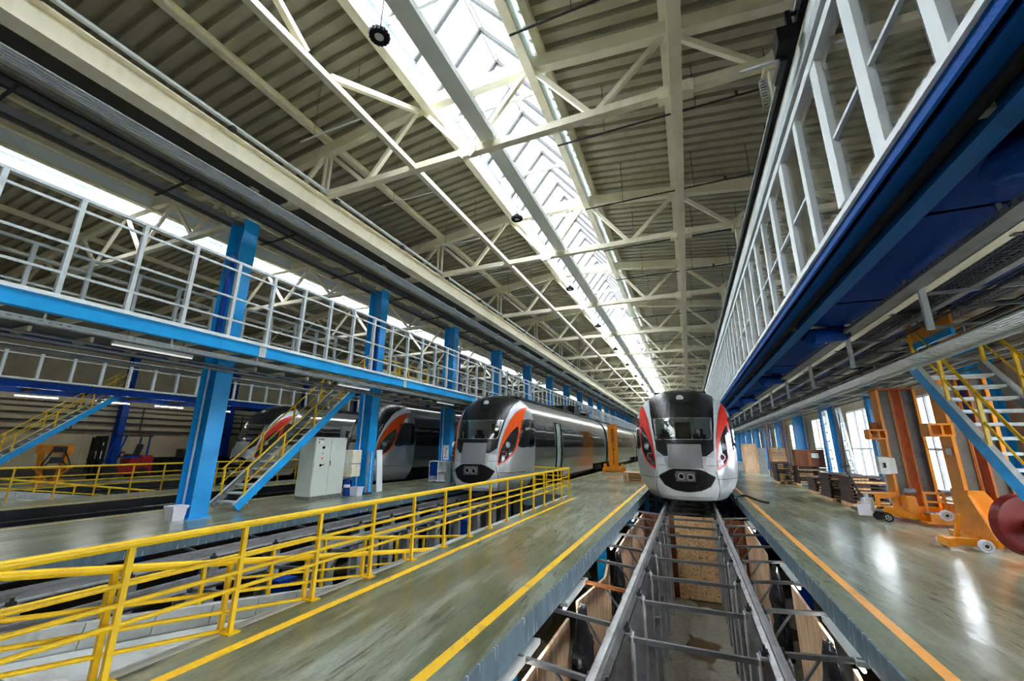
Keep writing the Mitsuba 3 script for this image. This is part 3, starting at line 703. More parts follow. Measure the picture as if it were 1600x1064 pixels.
    for sx in (-1, 1):
        mir = (lambda m: mirror(m)) if sx < 0 else (lambda m: m)
        P('flash', f'flash{sx}', lambda: mir(poly_patch(TRAIN['flash'], .007)), flash_mat, smooth=True, lab='%s flash around the head lamps' % ('orange' if 'orange' in flash_mat else 'red'))
        lc = P('lamp_cluster', f'lamp{sx}', lambda: mir(poly_patch(TRAIN['lamp'], .012)), 'm_glassblack', smooth=True)
        for nm, c, r in (('head_lamp', (1.21, 1.78), .125), ('tail_lamp', (1.13, 1.44), .12)):
            P(nm, f'{nm}r{sx}', lambda: mir(ring_mesh(c, r * .72, r, .02)), 'm_chrome', lc, smooth=40)
            P(nm, f'{nm}l{sx}', lambda: mir(ring_mesh(c, 0, r * (.6 if nm == 'head_lamp' else .5), .022)), 'm_lens' if nm == 'head_lamp' else 'm_redlens', lc, smooth=40)
        # white edge stripe beside the flash
        P('pillar_stripe', f'stripe{sx}', lambda: mir(poly_patch(Polygon(xz(smooth_poly([(.925, 1.4), (.93, 1.75), (.97, 2.15), (1.045, 2.75), (1.095, 3.2), (1.16, 3.6), (1.3, 3.5), (1.42, 3.38), (1.33, 3.25), (1.22, 3.0), (1.11, 2.58), (1.02, 2.14), (.965, 1.7), (.94, 1.35)]))).buffer(0), .006)), 'm_front', smooth=True)
        if sx in vis:
            P('cab_window', f'cabw{sx}', lambda: mir(patch(list(TRAIN['cabw'].exterior.coords)[:-1], .004, thick=False)), 'm_tinted', smooth=True)
            P('cab_window_frame', f'cabf{sx}', lambda: mir(poly_patch(TRAIN['cabw'].buffer(.02).difference(TRAIN['cabw'].buffer(-.025)), .007)), 'm_glassblack', smooth=True)
    # cab interior behind the windscreen
    cab = P('cab_interior', 'cabin', lambda: cat([mbox((-1.5, 2.36, 1.3), (1.5, 2.39, 3.2)), mbox((-1.3, .9, 1.28), (1.3, 2.36, 1.33))]), 'm_cabwall')
    P('dashboard', 'dash', lambda: cat([mbox((-1.2, .62, 1.5), (1.2, 1.15, 1.93)), mbox((-.2, .7, 1.9), (.5, 1.1, 2.0)), mbox((-.95, .75, 1.9), (-.4, 1.05, 2.02))]), 'm_dark', cab)
    for cx in (-.62, .55):
        P('driver_seat', f'seat{cx}', lambda: cat([mbox((cx - .22, 1.75, 1.6), (cx + .22, 1.86, 2.22)), mbox((cx - .13, 1.76, 2.22), (cx + .13, 1.84, 2.42))]), 'm_seat', cab)
    P('cab_door', 'cdoor', lambda: mbox((-.28, 2.33, 1.35), (.28, 2.36, 2.7)), 'm_dark', cab)
    for sx in (-1, 1):
        P('wiper', f'wip{sx}', lambda: cat([mbar(surf(np.array([t_of(sx * .25, 1.86)]), np.array([1.86]), .03)[0], surf(np.array([t_of(sx * .85, 2.08)]), np.array([2.08]), .03)[0], .02, .02), mbar(surf(np.array([t_of(sx * .45, 2.13)]), np.array([2.13]), .03)[0], surf(np.array([t_of(sx * .95, 1.98)]), np.array([1.98]), .03)[0], .014, .014)]), 'm_black')
    # cars
    y = 2.4
    for c in range(cars):
        L = 16.6 if c == 0 else 19.4
        def car_body(y=y, L=L): return body_mesh(y, y + L)[0]
        car = P('car_body', f'body{c}', car_body, 'm_body', smooth=60)
        P('end_wall', f'cap{c}', lambda y=y, L=L: body_mesh(y, y + L)[1], 'm_dark', car)
        P('roof_skin', f'roof{c}', lambda y=y, L=L: cat([mbox((-.95, y + .05, 3.80), (.95, y + L - .05, 3.9)), mbox((-.6, y + .3, 3.9), (.6, y + L - .3, 3.985))]), 'm_roofblack', car)
        P('underframe', f'uf{c}', lambda y=y, L=L: cat([mbox((-1.35, y + .2, .1), (1.35, y + L * .14, .62)), mbox((-1.45, y + L * .28, .12), (1.45, y + L * .72, .62)), mbox((-1.35, y + L * .84, .1), (1.35, y + L - .2, .62))]), 'm_black', car)
        for sx in vis:
            if c == 0:
                wins = [(y + .05, y + 2.9), (y + 4.35, y + L - .5)]; doors = [(y + 3.05, y + 4.2)]
            else: wins = [(y + 2.3, y + L - 2.3)]; doors = [(y + .9, y + 2.1), (y + L - 2.1, y + L - .9)]
            for a, b in wins:
                n = max(1, int(round((b - a) / 1.9)))
                for i in range(n):
                    P('window', f'w{c}{sx}{i}{a:.1f}', lambda a=a, b=b, i=i, n=n: side_piece(a + (b - a) * i / n + .01, a + (b - a) * (i + 1) / n - .01, 1.72, 2.68, sx), 'm_glassblack', car, smooth=30)
            for a, b in doors:
                P('door', f'd{c}{sx}{a:.1f}', lambda a=a, b=b: side_piece(a, b, .72, 2.9, sx, .004, .05), 'm_black' if (open_door and c == 0) else 'm_body', car, smooth=30)
                if open_door and c == 0:
                    P('door_leaf', f'dl{c}{sx}', lambda a=a, b=b: side_piece(a + .12, a + .6, .78, 2.84, sx, .07, .04), 'm_cabwall', car, smooth=30)
                else: P('door_window', f'dw{c}{sx}{a:.1f}', lambda a=a, b=b: side_piece(a + .3, b - .3, 1.7, 2.6, sx, .012), 'm_glassblack', car, smooth=30)
            for a in ([y + .02, y + 2.98, y + 4.25] if c == 0 else [y + L / 2]):
                P('body_seam', f'bs{c}{sx}{a:.1f}', lambda a=a: side_piece(a, a + .02, .66, 3.0, sx, .005), 'm_dark', car)
            P('skirt_band', f'sk{c}{sx}', lambda y=y, L=L: side_piece(y + .05, y + L - .05, 1.70, 1.715, sx, .006), 'm_dark', car)
            P('skirt', f'skirt{c}{sx}', lambda y=y, L=L: mbox((sx * 1.58, y + L * .28, .3), (sx * 1.64, y + L * .72, .66)), 'm_silver', car)
        if c == 0:
            for i, (dy, dx, h) in enumerate(((9.0, 0, .35), (11.0, .2, .5), (13.2, -.2, .4), (15, .1, .3))):
                P('roof_unit', f'ru{i}', lambda: cat([mbox((dx - .5, y + dy, 3.95), (dx + .5, y + dy + 1.1, 3.98 + h)), mbar((dx - .4, y + dy - .3, 4.0), (dx + .6, y + dy + 1.4, 4.1 + h), .05, .05)]), 'm_roofblack', car)
        if c == 0: P('bogie', f'bog{c}', lambda y=y: cat([mbox((-1.1, y - .9, -.05), (1.1, y + 1.9, .4))] + [(lambda m: (m.apply_transform(trimesh.transformations.rotation_matrix(np.pi / 2, [0, 1, 0])), m.apply_translation([s * .8, y + d, .27]), m)[-1])(trimesh.creation.cylinder(.45, .13, sections=28)) for s in (-1, 1) for d in (-.5, 1.6)]), 'm_dark', car)
        y += L + .8
    return k
def windscreen_glass():
    scene['m_windscreen'] = {'type': 'thindielectric', 'int_ior': 1.5}
    scene['m_tinted'] = {'type': 'thindielectric', 'int_ior': 1.5, 'specular_transmittance': {'type': 'rgb', 'value': [.3, .32, .34]}}
windscreen_glass()
train(TX[0], 15.25, 'silver train with red flashes standing over the open pit, facing the camera', 'm_trainred', 3, vis=(-1, 1))
train(TX[1], 14.58, 'silver train with orange flashes and a partly open side door, behind the near yellow railing', 'm_trainorange', 4, open_door=True, vis=(1,))
train(TX[2], 15.9, 'silver train with orange flash half hidden behind the second blue column and white cabinet', 'm_trainorange', 3, vis=(1,))
train(TX[3], 15.1, 'white and silver train with a red flash, leftmost of the trains, behind the yellow stairs', 'm_trainred', 3, vis=(1,))
# ---------------------------------------------------------------- lamps
pr('m_lampbody', srgb(190, 196, 196), 0.5)
def lamp(name, p, q, watts, label, group, r=.018, up=None):
    k = thing(name, label, 'lamp', group)
    p, q = np.array(p, float), np.array(q, float)
    bar('housing', p + [0, 0, .05], q + [0, 0, .05], .1, .05, 'm_lampbody', k)
    d = mikit.ply(mtube(p, q, r, 8), 'm_lampbody', smooth=50)
    d['emitter'] = {'type': 'area', 'radiance': {'type': 'rgb', 'value': [watts, watts * 1.0, watts * .95]}}
    put('tube', d, k)
    if up:
        for t in (.15, .85): tube('wire', p + (q - p) * t + [0, 0, .07], p + (q - p) * t + [0, 0, up - p[2]], .006, 'm_dark', k)
    return k
# ---------------------------------------------------------------- left gallery
GZ = 4.13
def joisted(k, x0, x1, y1, step=.97, m='m_cream', split=None):
    for y in np.arange(.6, y1, step):
        if split:
            bar('joist', (x0 + .08, y, GZ - .16), (split[0], y, GZ - .16), .06, .14, m, k); bar('joist', (split[1], y, GZ - .16), (x1 - .08, y, GZ - .16), .06, .14, m, k)
        else: bar('joist', (x0 + .08, y, GZ - .16), (x1 - .08, y, GZ - .16), .06, .14, m, k)
def gallery_rail(x, y0, y1, label, zs, post=.1, step=.96, first=2.03, base=GZ + .07, kick=True, side=1, mat='m_galv', lim=46):
    k = thing('gallery_railing', label, 'railing')
    ys = np.arange(first, y1, step)
    for y in ys[ys < lim]: bar('post', (x, y, base), (x, y, zs[0]), post, post * .7, mat, k)
    far = ys[ys >= lim]
    if len(far): mesh('post', cat([mbox((x - post / 2, y - post / 2, base), (x + post / 2, y + post / 2, zs[0])) for y in far]), mat, k, stuff=True)
    for i, z in enumerate(zs): bar('top_rail' if i == 0 else 'rail', (x + (.0 if i == 0 else side * .03), y0, z), (x + (.0 if i == 0 else side * .03), y1, z), .07 if i == 0 else .035, .06 if i == 0 else .045, mat, k)
    if kick: bar('kick_strip', (x, y0, base - .035), (x, y1, base - .035), .12, .07, 'm_white', k)
    return k
k = thing('gallery', 'long blue-edged maintenance gallery on the middle row of blue columns, left of the trains', 'gallery')
box('deck', (-11.02, Y0, GZ - .06), (-9.8, Y1, GZ), 'm_grey', k); box('deck', (-13.0, Y0, GZ - .06), (-12.2, Y1, GZ), 'm_grey', k)
for a, b in zip([Y0] + YC, YC + [Y1]):
    a, b = max(a, Y0) + .25, min(b, Y1) - .25
    if b - a < .5 or a < Y0: continue
    box('deck', (-12.2, a, GZ - .06), (-11.02, 9.6 if 6 < a < 8 else b, GZ), 'm_grey', k)
mesh('edge_beam', cat([mbox((-9.78, Y0, 3.87), (-9.75, Y1, GZ)), mbox((-9.9, Y0, 3.87), (-9.75, Y1, 3.885)), mbox((-9.9, Y0, GZ - .015), (-9.75, Y1, GZ))]), 'm_beamblue', k)
mesh('edge_beam', cat([mbox((-13.05, Y0, 3.87), (-13.02, Y1, GZ)), mbox((-13.05, Y0, 3.87), (-12.9, Y1, 3.885))]), 'm_navy', k)
for y in YC: box('splice_cover', (-9.745, y - .09, 3.86), (-9.735, y + .09, GZ + .06), 'm_galv', k)
joisted(k, -13.0, -9.8, 50, split=(-12.15, -11.04))
gallery_rail(-9.75, Y0, Y1, 'tall pale railing on the near edge of the left gallery above the light blue beam', [6.03, 5.80, 5.12, 4.58])
gallery_rail(-13.0, Y0, Y1, 'galvanised railing on the rear edge of the left gallery, behind the blue columns', [6.03, 5.72, 5.12, 4.58], first=2.5, side=-1, lim=30)
for i, y in enumerate([5.0, 10.3, 16.1, 21.9]):
    t = thing('black_pole', 'dark post standing in the left gallery railing, %s from the front' % nth(i), 'post', 'dark posts in the gallery railing')
    bar('shaft', (-9.9, y + .75, GZ), (-9.9, y + .75, 6.2), .09, .09, 'm_navy', t); box('foot', (-10.0, y + .65, GZ), (-9.8, y + .85, GZ + .02), 'm_navy', t)
k = thing('cable_tray', 'perforated pale cable tray hung under the light blue gallery beam on the left', 'cable tray')
def tray(k, x, z, y0, y1, w=.14, h=.09, n_end=40, m='m_galv'):
    mesh('floor_strip', mbox((x - w / 2, y0, z), (x + w / 2, y1, z + .008)), m, k)
    for sx in (-1, 1): 
        mesh('side_lip', mbox((x + sx * w / 2 - .004, y0, z), (x + sx * w / 2 + .004, y1, z + .03)), m, k); mesh('side_lip', mbox((x + sx * w / 2 - .004, y0, z + .06), (x + sx * w / 2 + .004, y1, z + h)), m, k)
    ys = np.arange(max(y0, .5), n_end, .12)
    mesh('lip_web', cat([mbox((x + sx * w / 2 - .004, y, z + .03), (x + sx * w / 2 + .004, y + .06, z + .06)) for y in ys for sx in (-1, 1)]), m, k, stuff=True)
    for y in np.arange(1.1, n_end, 1.94): bar('bracket', (x, y, z + h), (x, y, GZ - .09), .04, .03, m, k)
tray(k, -10.08, 3.70, Y0, Y1)
k = thing('pipe_run', 'grey pipes running under the left gallery beside the cable tray', 'pipes')
for x, z, r in ((-10.75, 3.55, .035), (-12.4, 3.6, .05), (-11.0, 3.68, .03)): mesh('pipe', mtube((x, Y0, z), (x, Y1, z), r, 10), 'm_grey', k, smooth=50)
for i in range(9):
    y = 4.1 + 5.8 * i
    lamp('gallery_lamp', (-10.3, y, 3.62), (-10.3, y + 1.45, 3.62), 0.014, 'slim strip lamp under the left gallery, %s from the front' % nth(i), 'strip lamps under the left gallery', up=4.06)
# far gallery
k = thing('gallery', 'dark blue edged gallery along the far left wall', 'gallery')
box('deck', (-24.4, Y0 + .05, GZ - .06), (-24.3, 45, GZ), 'm_grey', k); box('deck', (-27.2, Y0, GZ - .06), (-25.55, 45, GZ), 'm_grey', k); box('deck', (-25.55, 11.5, GZ - .06), (-24.4, 45, GZ), 'm_grey', k); box('deck', (-25.55, Y0, GZ - .06), (-24.4, 8.6, GZ), 'm_grey', k)
mesh('edge_beam', cat([mbox((-24.28, Y0, 3.85), (-24.25, 45, GZ)), mbox((-24.4, Y0, 3.85), (-24.25, 45, 3.87))]), 'm_navy', k)
mesh('edge_beam', mbox((-27.23, Y0, 3.85), (-27.2, 45, GZ)), 'm_navy', k)
joisted(k, -27.2, -24.3, 22, 1.9, 'm_walldark')
gallery_rail(-24.25, Y0, 45, 'white railing on the dark blue far gallery at the left', [5.47, 5.16], post=.13, step=1.0, first=4.6, base=GZ + .1, mat='m_white')
for i, y in enumerate((5.0, 7.6, 10.2, 12.6, 15.2)):
    lamp('far_lamp', (-25.7, y, 3.62), (-25.7, y + 1.3, 3.62), 1.0, 'bright strip lamp under the far left gallery, %s from the left' % nth(i), 'strip lamps under the far gallery', .03, up=4.06)
t = thing('wall_pipe', 'dark pipes running along the beige far left wall', 'pipes')
for z, r in ((2.35, .06), (2.75, .05), (3.1, .05), (3.4, .04), (3.65, .05)): mesh('pipe', mtube((XL + .3, Y0, z), (XL + .3, 60, z), r, 10), 'm_dark', t, smooth=50)
for y in np.arange(2, 30, 2.9): bar('bracket', (XL + .28, y, 2.3), (XL + .28, y, 3.7), .06, .05, 'm_dark', t)

# ---------------------------------------------------------------- right gallery with glazed front
def checker(p, n, uv):
    u, v = (p.y + p.x + p.z) * 18.0, (p.y - p.x - p.z) * 18.0
    fu, fv = u - dr.floor(u) - .5, v - dr.floor(v) - .5
    odd = (mi.Int32(dr.floor(u)) + mi.Int32(dr.floor(v))) & 1
    a = dr.select(odd == 0, fu, fv); b = dr.select(odd == 0, fv, fu)
    return smoothstep(.12, .04, dr.sqrt(a * a * .16 + b * b)) 
scene['m_checker'] = {'type': 'twosided', 'bsdf': {'type': 'bumpmap', 'arbitrary': proc(checker, .002), 'scale': .006, 'bsdf': {'type': 'principled', 'base_color': col(srgb(0, 84, 176)), 'roughness': .5, 'specular': .12}}}
GX = 1.77
pr('m_navybeam', srgb(6, 78, 138), .6, spec=.15)
k = thing('gallery', 'overhead blue gallery with checker-plate nose on the right side above the floor', 'gallery')
mesh('nose_plate', mbox((1.735, Y0, 4.015), (1.765, Y1, 4.12)), 'm_checker', k)
mesh('nose_return', mbox((1.74, Y0, 4.10), (1.86, Y1, 4.12)), 'm_black', k)
mesh('sill', mbox((1.70, Y0, 4.12), (1.83, Y1, 4.185)), 'm_white', k)
mesh('soffit_plate', mbox((1.84, Y0, 4.04), (1.99, Y1, 4.06)), 'm_checker', k)
mesh('edge_angle', cat([mbox((1.99, Y0, 3.98), (2.0, Y1, 4.1)), mbox((2.0, Y0, 3.98), (2.06, Y1, 3.99))]), 'm_dark', k)
mesh('deck', mbox((1.86, Y0, 4.12), (5.5, Y1, 4.2)), 'm_navy', k)
mesh('floor_beam', cat([mbox((2.04, Y0, 3.86), (2.22, Y1, 3.875)), mbox((2.12, Y0, 3.87), (2.14, Y1, 4.11)), mbox((2.04, Y0, 4.1), (2.22, Y1, 4.12))]), 'm_navybeam', k)
mesh('floor_beam', cat([mbox((3.22, Y0, 3.93), (3.36, Y1, 3.945)), mbox((3.28, Y0, 3.94), (3.3, Y1, 4.12))]), 'm_cream', k)
mesh('floor_beam', cat([mbox((5.4, Y0, 3.86), (5.55, Y1, 3.88)), mbox((5.48, Y0, 3.87), (5.5, Y1, 4.12))]), 'm_cream', k)
for j, y in enumerate(np.arange(-.8, 60, 2.9)):
    if j % 2 == 0: bar('cross_beam', (2.0, y + 4.2, 4.02), (3.2, y + 4.2, 4.02), .1, .06, 'm_cream', k)
    # pressed blue soffit sheets, each bulging a little
    for x0, x1 in ((2.3, 3.15),):
        nx, ny = 8, 16
        U, V = np.meshgrid(np.linspace(0, 1, nx), np.linspace(0, 1, ny))
        X_ = x0 + (x1 - x0) * U; Y_ = y + .04 + 2.82 * V
        Z_ = 4.05 - .07 * np.sin(np.pi * U) * np.sin(np.pi * V) + .02 * (meshkit.noise(np.stack([X_ * 3, Y_ * 3, U * 0 + j], -1)) - .5)
        f = [(a * nx + b, a * nx + b + 1, a * nx + nx + b + 1, a * nx + nx + b) for a in range(ny - 1) for b in range(nx - 1)]
        if y < 32: mesh('soffit_sheet', (np.stack([X_.ravel(), Y_.ravel(), Z_.ravel()], -1), np.array(f)), 'm_sheetblue', k, smooth=True)
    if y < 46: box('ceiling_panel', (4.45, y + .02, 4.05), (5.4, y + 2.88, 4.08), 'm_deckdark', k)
k = thing('glass_partition', 'tall white framed glass partition standing on the right gallery edge', 'glass partition')
ys = np.arange(2.03, 90, .96)
for i, y in enumerate(ys):
    if y < 48:
        w_ = .2 if i % 3 != 1 else .14
        box('post', (GX - .035, y - w_ / 2, 4.2 if i % 3 else 4.28), (GX + .035, y + w_ / 2, 6.12), 'm_white', k)
        box('post_cap', (GX - .03, y + w_ / 2, 4.2), (GX + .03, y + w_ / 2 + .025, 6.12), 'm_dark', k)
        if i % 6 != 3: box('midrail', (GX - .02, y + w_ / 2 + .025, 5.01), (GX + .02, y + .96 - .1, 5.05), 'm_galv', k)
        q = trimesh.Trimesh([[GX + .02, y + w_ / 2, 4.2], [GX + .02, y + .96 - .1, 4.2], [GX + .02, y + .96 - .1, 6.14], [GX + .02, y + w_ / 2, 6.14]], [[0, 1, 2], [0, 2, 3]], process=False)
        mesh('pane', q, 'm_pane_dirty', k)
mesh('post', cat([mbox((GX - .035, y - .1, 4.2), (GX + .035, y + .1, 6.12)) for y in ys[ys >= 48]]), 'm_white', k, stuff=True)
for z0, z1, dx, m in ((6.12, 6.24, .0, 'm_white'), (6.25, 6.33, .03, 'm_dark'), (6.33, 6.46, -.02, 'm_galv'), (6.47, 6.52, .02, 'm_dark'), (6.52, 6.66, 0, 'm_white')):
    mesh('header', mbox((GX - .05 + dx, Y0, z0), (GX + .05 + dx, Y1, z1)), m, k)
for z0, x, m in ((6.8, 1.92, 'm_galv'), (7.25, 1.97, 'm_cream'), (7.6, 2.02, 'm_galv')): mesh('upper_rail', mbox((x - .04, Y0, z0), (x + .04, Y1, z0 + .09)), m, k)
k = thing('conductor_rail', 'black conductor rail hung along the top of the right glass partition', 'conductor rail')
mesh('rail', mbox((1.72, Y0, 6.95), (1.80, Y1, 7.02)), 'm_black', k); mesh('rail', mbox((1.70, Y0, 7.06), (1.74, Y1, 7.1)), 'm_galv', k)
for y in np.arange(1.9, 60, 2.9): bar('hanger', (1.76, y, 7.0), (1.85, y, 7.6), .04, .03, 'm_dark', k)
k = thing('current_collector', 'black trolley box clamped on the conductor rail above the glass partition', 'trolley')
box('case', (1.45, 4.85, 6.55), (1.66, 5.1, 6.78), 'm_black', k); box('arm', (1.6, 4.95, 6.78), (1.66, 5.0, 7.1), 'm_black', k); box('arm', (1.6, 4.95, 7.03), (1.73, 5.0, 7.055), 'm_black', k); box('plate', (1.5, 5.1, 6.5), (1.58, 5.5, 6.6), 'm_dark', k); bar('rod', (1.1, 5.3, 6.7), (1.5, 5.2, 6.62), .04, .03, 'm_galv', k)
k = thing('cable_coil', 'pale spiral hose hanging at the truss end above the conductor rail', 'hose')
tt = np.linspace(0, 9 * 2 * np.pi, 180)
mesh('coil', hose(np.stack([1.75 + .06 * np.cos(tt), 6.95 + .06 * np.sin(tt), 7.95 - .06 * tt / (2 * np.pi)], -1), .012), 'm_galv', k, smooth=True)
# trays and pipes below the right gallery
for x, z, lab in ((2.93, 3.82, 'perforated pale cable tray below the blue soffit of the right gallery'), (3.7, 3.85, 'dark cable tray in the middle of the right gallery underside')):
    k = thing('cable_tray', lab, 'cable tray'); tray(k, x, z, Y0, Y1, .2 if x < 3 else .1, .07, 30, 'm_grey')
k = thing('mesh_tray', 'grey wire mesh trays with cables under the right gallery', 'cable tray')
for x0, x1, z in ((3.45, 3.95, 3.98), (4.05, 4.4, 3.9)):
    wires = [mbox((x, .5, z), (x + .006, 30, z + .006)) for x in np.arange(x0, x1, .05)] + [mbox((x0, y, z), (x1, y + .006, z + .006)) for y in np.arange(.5, 30, .1)]
    mesh('wire_mesh', cat(wires), 'm_grey', k, stuff=True)
    for i in range(4): mesh('cable', mtube((x0 + .07 + .09 * i, Y0, z + .03), (x0 + .07 + .09 * i, Y1, z + .03), .018, 6), 'm_dark', k)
k = thing('cable_trunking', 'pale ribbed trunking under the right gallery in front of the stairs', 'cable trunking')
for i in range(6): mesh('channel', mbox((3.42 + .066 * i, Y0, 3.19), (3.464 + .066 * i, Y1, 3.215)), 'm_galv', k)
mesh('back_plate', mbox((3.41, Y0, 3.215), (3.81, Y1, 3.225)), 'm_dark', k)
mesh('side_plate', mbox((3.815, Y0, 3.14), (3.83, Y1, 3.26)), 'm_galv', k)
for j, y in enumerate(np.arange(4.1, 46, 2.9)):
    k = thing('tray_hanger', 'slotted steel hanger frame carrying the trays of the right gallery, %s from the front' % nth(j), 'hanger', 'hanger frames under the right gallery')
    mesh('upright', cat([mbox((3.1, y - .025, 3.3), (3.15, y - .02, 3.98))] + [mbox((3.1, y - .02, z), (3.15, y + .02, z + .05)) for z in np.arange(3.3, 3.98, .12)] + [mbox((3.09, y - .025, 3.3), (3.1, y + .03, 3.98)), mbox((3.15, y - .025, 3.3), (3.16, y + .03, 3.98))]), 'm_galv', k)
    bar('arm', (3.1, y, 3.33), (5.2, y, 3.36), .03, .04, 'm_grey', k); bar('arm', (3.1, y, 3.8), (5.2, y, 3.82), .03, .04, 'm_grey', k)
    for x in (3.45, 3.8): tube('rod', (x, y, 3.24), (x, y, 3.33), .008, 'm_galv', k)
k = thing('pipe_run', 'long pipes under the right gallery beside the window wall', 'pipes')
for x, z, r in ((4.9, 3.6, .04), (5.2, 3.5, .05), (5.7, 3.55, .04), (5.75, 3.75, .05), (4.6, 3.72, .03)): mesh('pipe', mtube((x, Y0, z), (x, Y1, z), r, 10), 'm_grey', k, smooth=50)
for j, y in enumerate(np.arange(4.6, 40, 5.8)):
    k = thing('shutter_motor', 'blue cylindrical motor with a wrinkled cover hung under the right gallery, %s from the front' % nth(j), 'motor', 'motors under the right gallery')
    m = trimesh.creation.cylinder(.13, .62, sections=24); m.apply_transform(trimesh.transformations.rotation_matrix(np.pi / 2, [0, 1, .35])); m.apply_translation([2.62, y - 1.2, 3.83]); mesh('drum', m, 'm_sheetblue', k, smooth=40)
    m = trimesh.creation.icosphere(3, .24); v = m.vertices; m.vertices = v * (1 + .35 * (meshkit.fbm(v * 9, 3) - .5))[:, None] * [1.0, 1.2, .6] + [2.52, y - .75, 3.86]; mesh('cover', m, 'm_sheetblue', k)
    tube('end_cap', (2.92, y - 1.26, 3.86), (2.95, y - 1.27, 3.86), .1, 'm_black', k, kind='disc'); bar('strap', (2.62, y - 1.0, 3.72), (2.62, y - .98, 4.03), .03, .01, 'm_galv', k)
for j in range(8):
    y = 6.0 + 5.8 * j
    lamp('right_lamp', (5.1, y, 3.78), (5.1, y + 1.4, 3.78), 0.06, 'strip lamp under the right gallery near the window wall, %s from the front' % nth(j), 'strip lamps under the right gallery', up=4.04)

k = thing('pipe_bundle', 'dark thin pipes and crossbars filling the underside of the right gallery', 'pipes')
for x, z, r in ((3.5, 3.6, .02), (3.62, 3.72, .015), (4.15, 3.6, .03), (4.3, 3.75, .02), (4.45, 3.5, .015), (4.75, 3.9, .04), (5.3, 3.85, .02), (5.65, 3.4, .02), (5.85, 3.6, .03)): mesh('pipe', mtube((x, Y0, z), (x, Y1, z), r, 8), 'm_dark', k, smooth=50)
for y in np.arange(2.65, 60, 2.9): bar('crossbar', (3.3, y, 3.96), (5.45, y, 3.96), .08, .08, 'm_dark', k); bar('crossbar', (3.4, y + 1.4, 3.56), (5.9, y + 1.4, 3.56), .03, .03, 'm_dark', k)
# ---------------------------------------------------------------- stairs
def stair(name, x0, x1, ya, za, yb, zb, label, near, m='m_beamblue', rails=True, fine=True):
    """from foot (ya, za) up to (yb, zb); near: the side with the painted stringer"""
    k = thing(name, label, 'stairs')
    d = np.array([0, yb - ya, zb - za]); d = d / np.linalg.norm(d)
    for x, mm in ((x0, m), (x1, 'm_grey' if near else m)):
        bar('stringer', np.array([x, ya, za + .1]), np.array([x, yb, zb + .02]), .06, .22 if x == x0 else .15, mm, k)
        bar('stringer_edge', np.array([x, ya, za + .1]) + np.array([0, -d[2], d[1]]) * .118, np.array([x, yb, zb + .02]) + np.array([0, -d[2], d[1]]) * .118, .075, .012, 'm_galv', k)
    n = int(round((zb - za) / .21))
    for i in range(1, n):
        y, z = ya + (yb - ya) * i / n, za + (zb - za) * i / n
        box('tread', (min(x0, x1) + .03, y - .13, z - .03), (max(x0, x1) - .03, y + .13, z + .015), 'm_galv', k)
    for x in (x0, x1):
        hh = .85
        for i, h in enumerate((hh, hh * .52)): tube('handrail' if i == 0 else 'midrail', (x, ya + .1, za + .2 + h), (x, yb, zb + .12 + h), .024 if i == 0 else .016, 'm_yellow', k)
        for i in range(5):
            s = .04 + .92 * i / 4; y, z = ya + (yb - ya) * s, za + (zb - za) * s
            bar('post', (x, y, z + .12), (x, y, z + .1 + hh), .045, .045, 'm_yellow', k)
    return k
stair('stairs', -11.15, -12.1, 7.75, 0, 12.05, GZ, 'yellow-railed stairs with bright blue stringer climbing to the left gallery beside the white cabinet', True)
stair('stairs', -24.45, -25.45, 6.4, 0, 10.8, GZ, 'yellow-railed stairs with a blue stringer at the far left edge, behind the far railing', True)
stair('stairs', 3.95, 4.87, 6.6, 0, 9.72, 3.2, 'yellow-railed stairs with blue stringer at the right edge, before the orange lifting jacks', True, 'm_blue')

# ---------------------------------------------------------------- yellow railings
def yrail(k, pts0, pts1, r, name): tube(name, pts0, pts1, r, 'm_yellow', k)
k = thing('yellow_railing', 'long bright yellow railing along the middle platform in the foreground', 'railing')
yrail(k, (-4.2, -4.0, .96), (-4.2, 15.45, .96), .034, 'top_rail')
for z in (.665, .525, .38): yrail(k, (-4.2, -4.0, z), (-4.2, 15.45, z), .02, 'rail')
YP = [2.12 + .945 * i for i in range(-6, 15)] + [15.42]
for y in YP:
    bar('post', (-4.2, y, 0), (-4.2, y, .95), .042, .042, 'm_yellow', k); box('base_plate', (-4.27, y - .06, 0), (-4.13, y + .06, .012), 'm_yellow', k)
k = thing('yellow_railing', 'short yellow railing closing the end of the ramp opening in front of the orange-flashed train', 'railing')
yrail(k, (-4.25, 15.5, .96), (-5.6, 15.5, .96), .026, 'top_rail')
for z in (.685, .52, .36): yrail(k, (-4.25, 15.5, z), (-5.6, 15.5, z), .018, 'rail')
for x in (-4.65, -5.1, -5.57): bar('post', (x, 15.5, -.0 if x > -6.1 else -.2), (x, 15.5, .95), .035, .035, 'm_yellow', k)
def slope_rail(x, z0, y0, y1, label, py, drop=(.0, .27, .44, .6), g=.172, foot=.86):
    k = thing('ramp_railing', label, 'railing')
    for i, dz in enumerate(drop): yrail(k, (x, y0, z0 - g * y0 - dz), (x, y1, z0 - g * y1 - dz), .032 if i == 0 else .018, 'top_rail' if i == 0 else 'rail')
    for y in py: bar('post', (x, y, z0 - g * y - foot), (x, y, z0 - g * y), .042, .042, 'm_yellow', k)
slope_rail(-4.31, 1.13, .8, 14.5, 'yellow handrail sloping down the ramp on its near side, next to the long railing', [2.1 + .945 * i for i in range(12)])
k = thing('ramp_railing', 'yellow handrail along the far side of the near ramp, level at first, then sloping', 'railing')
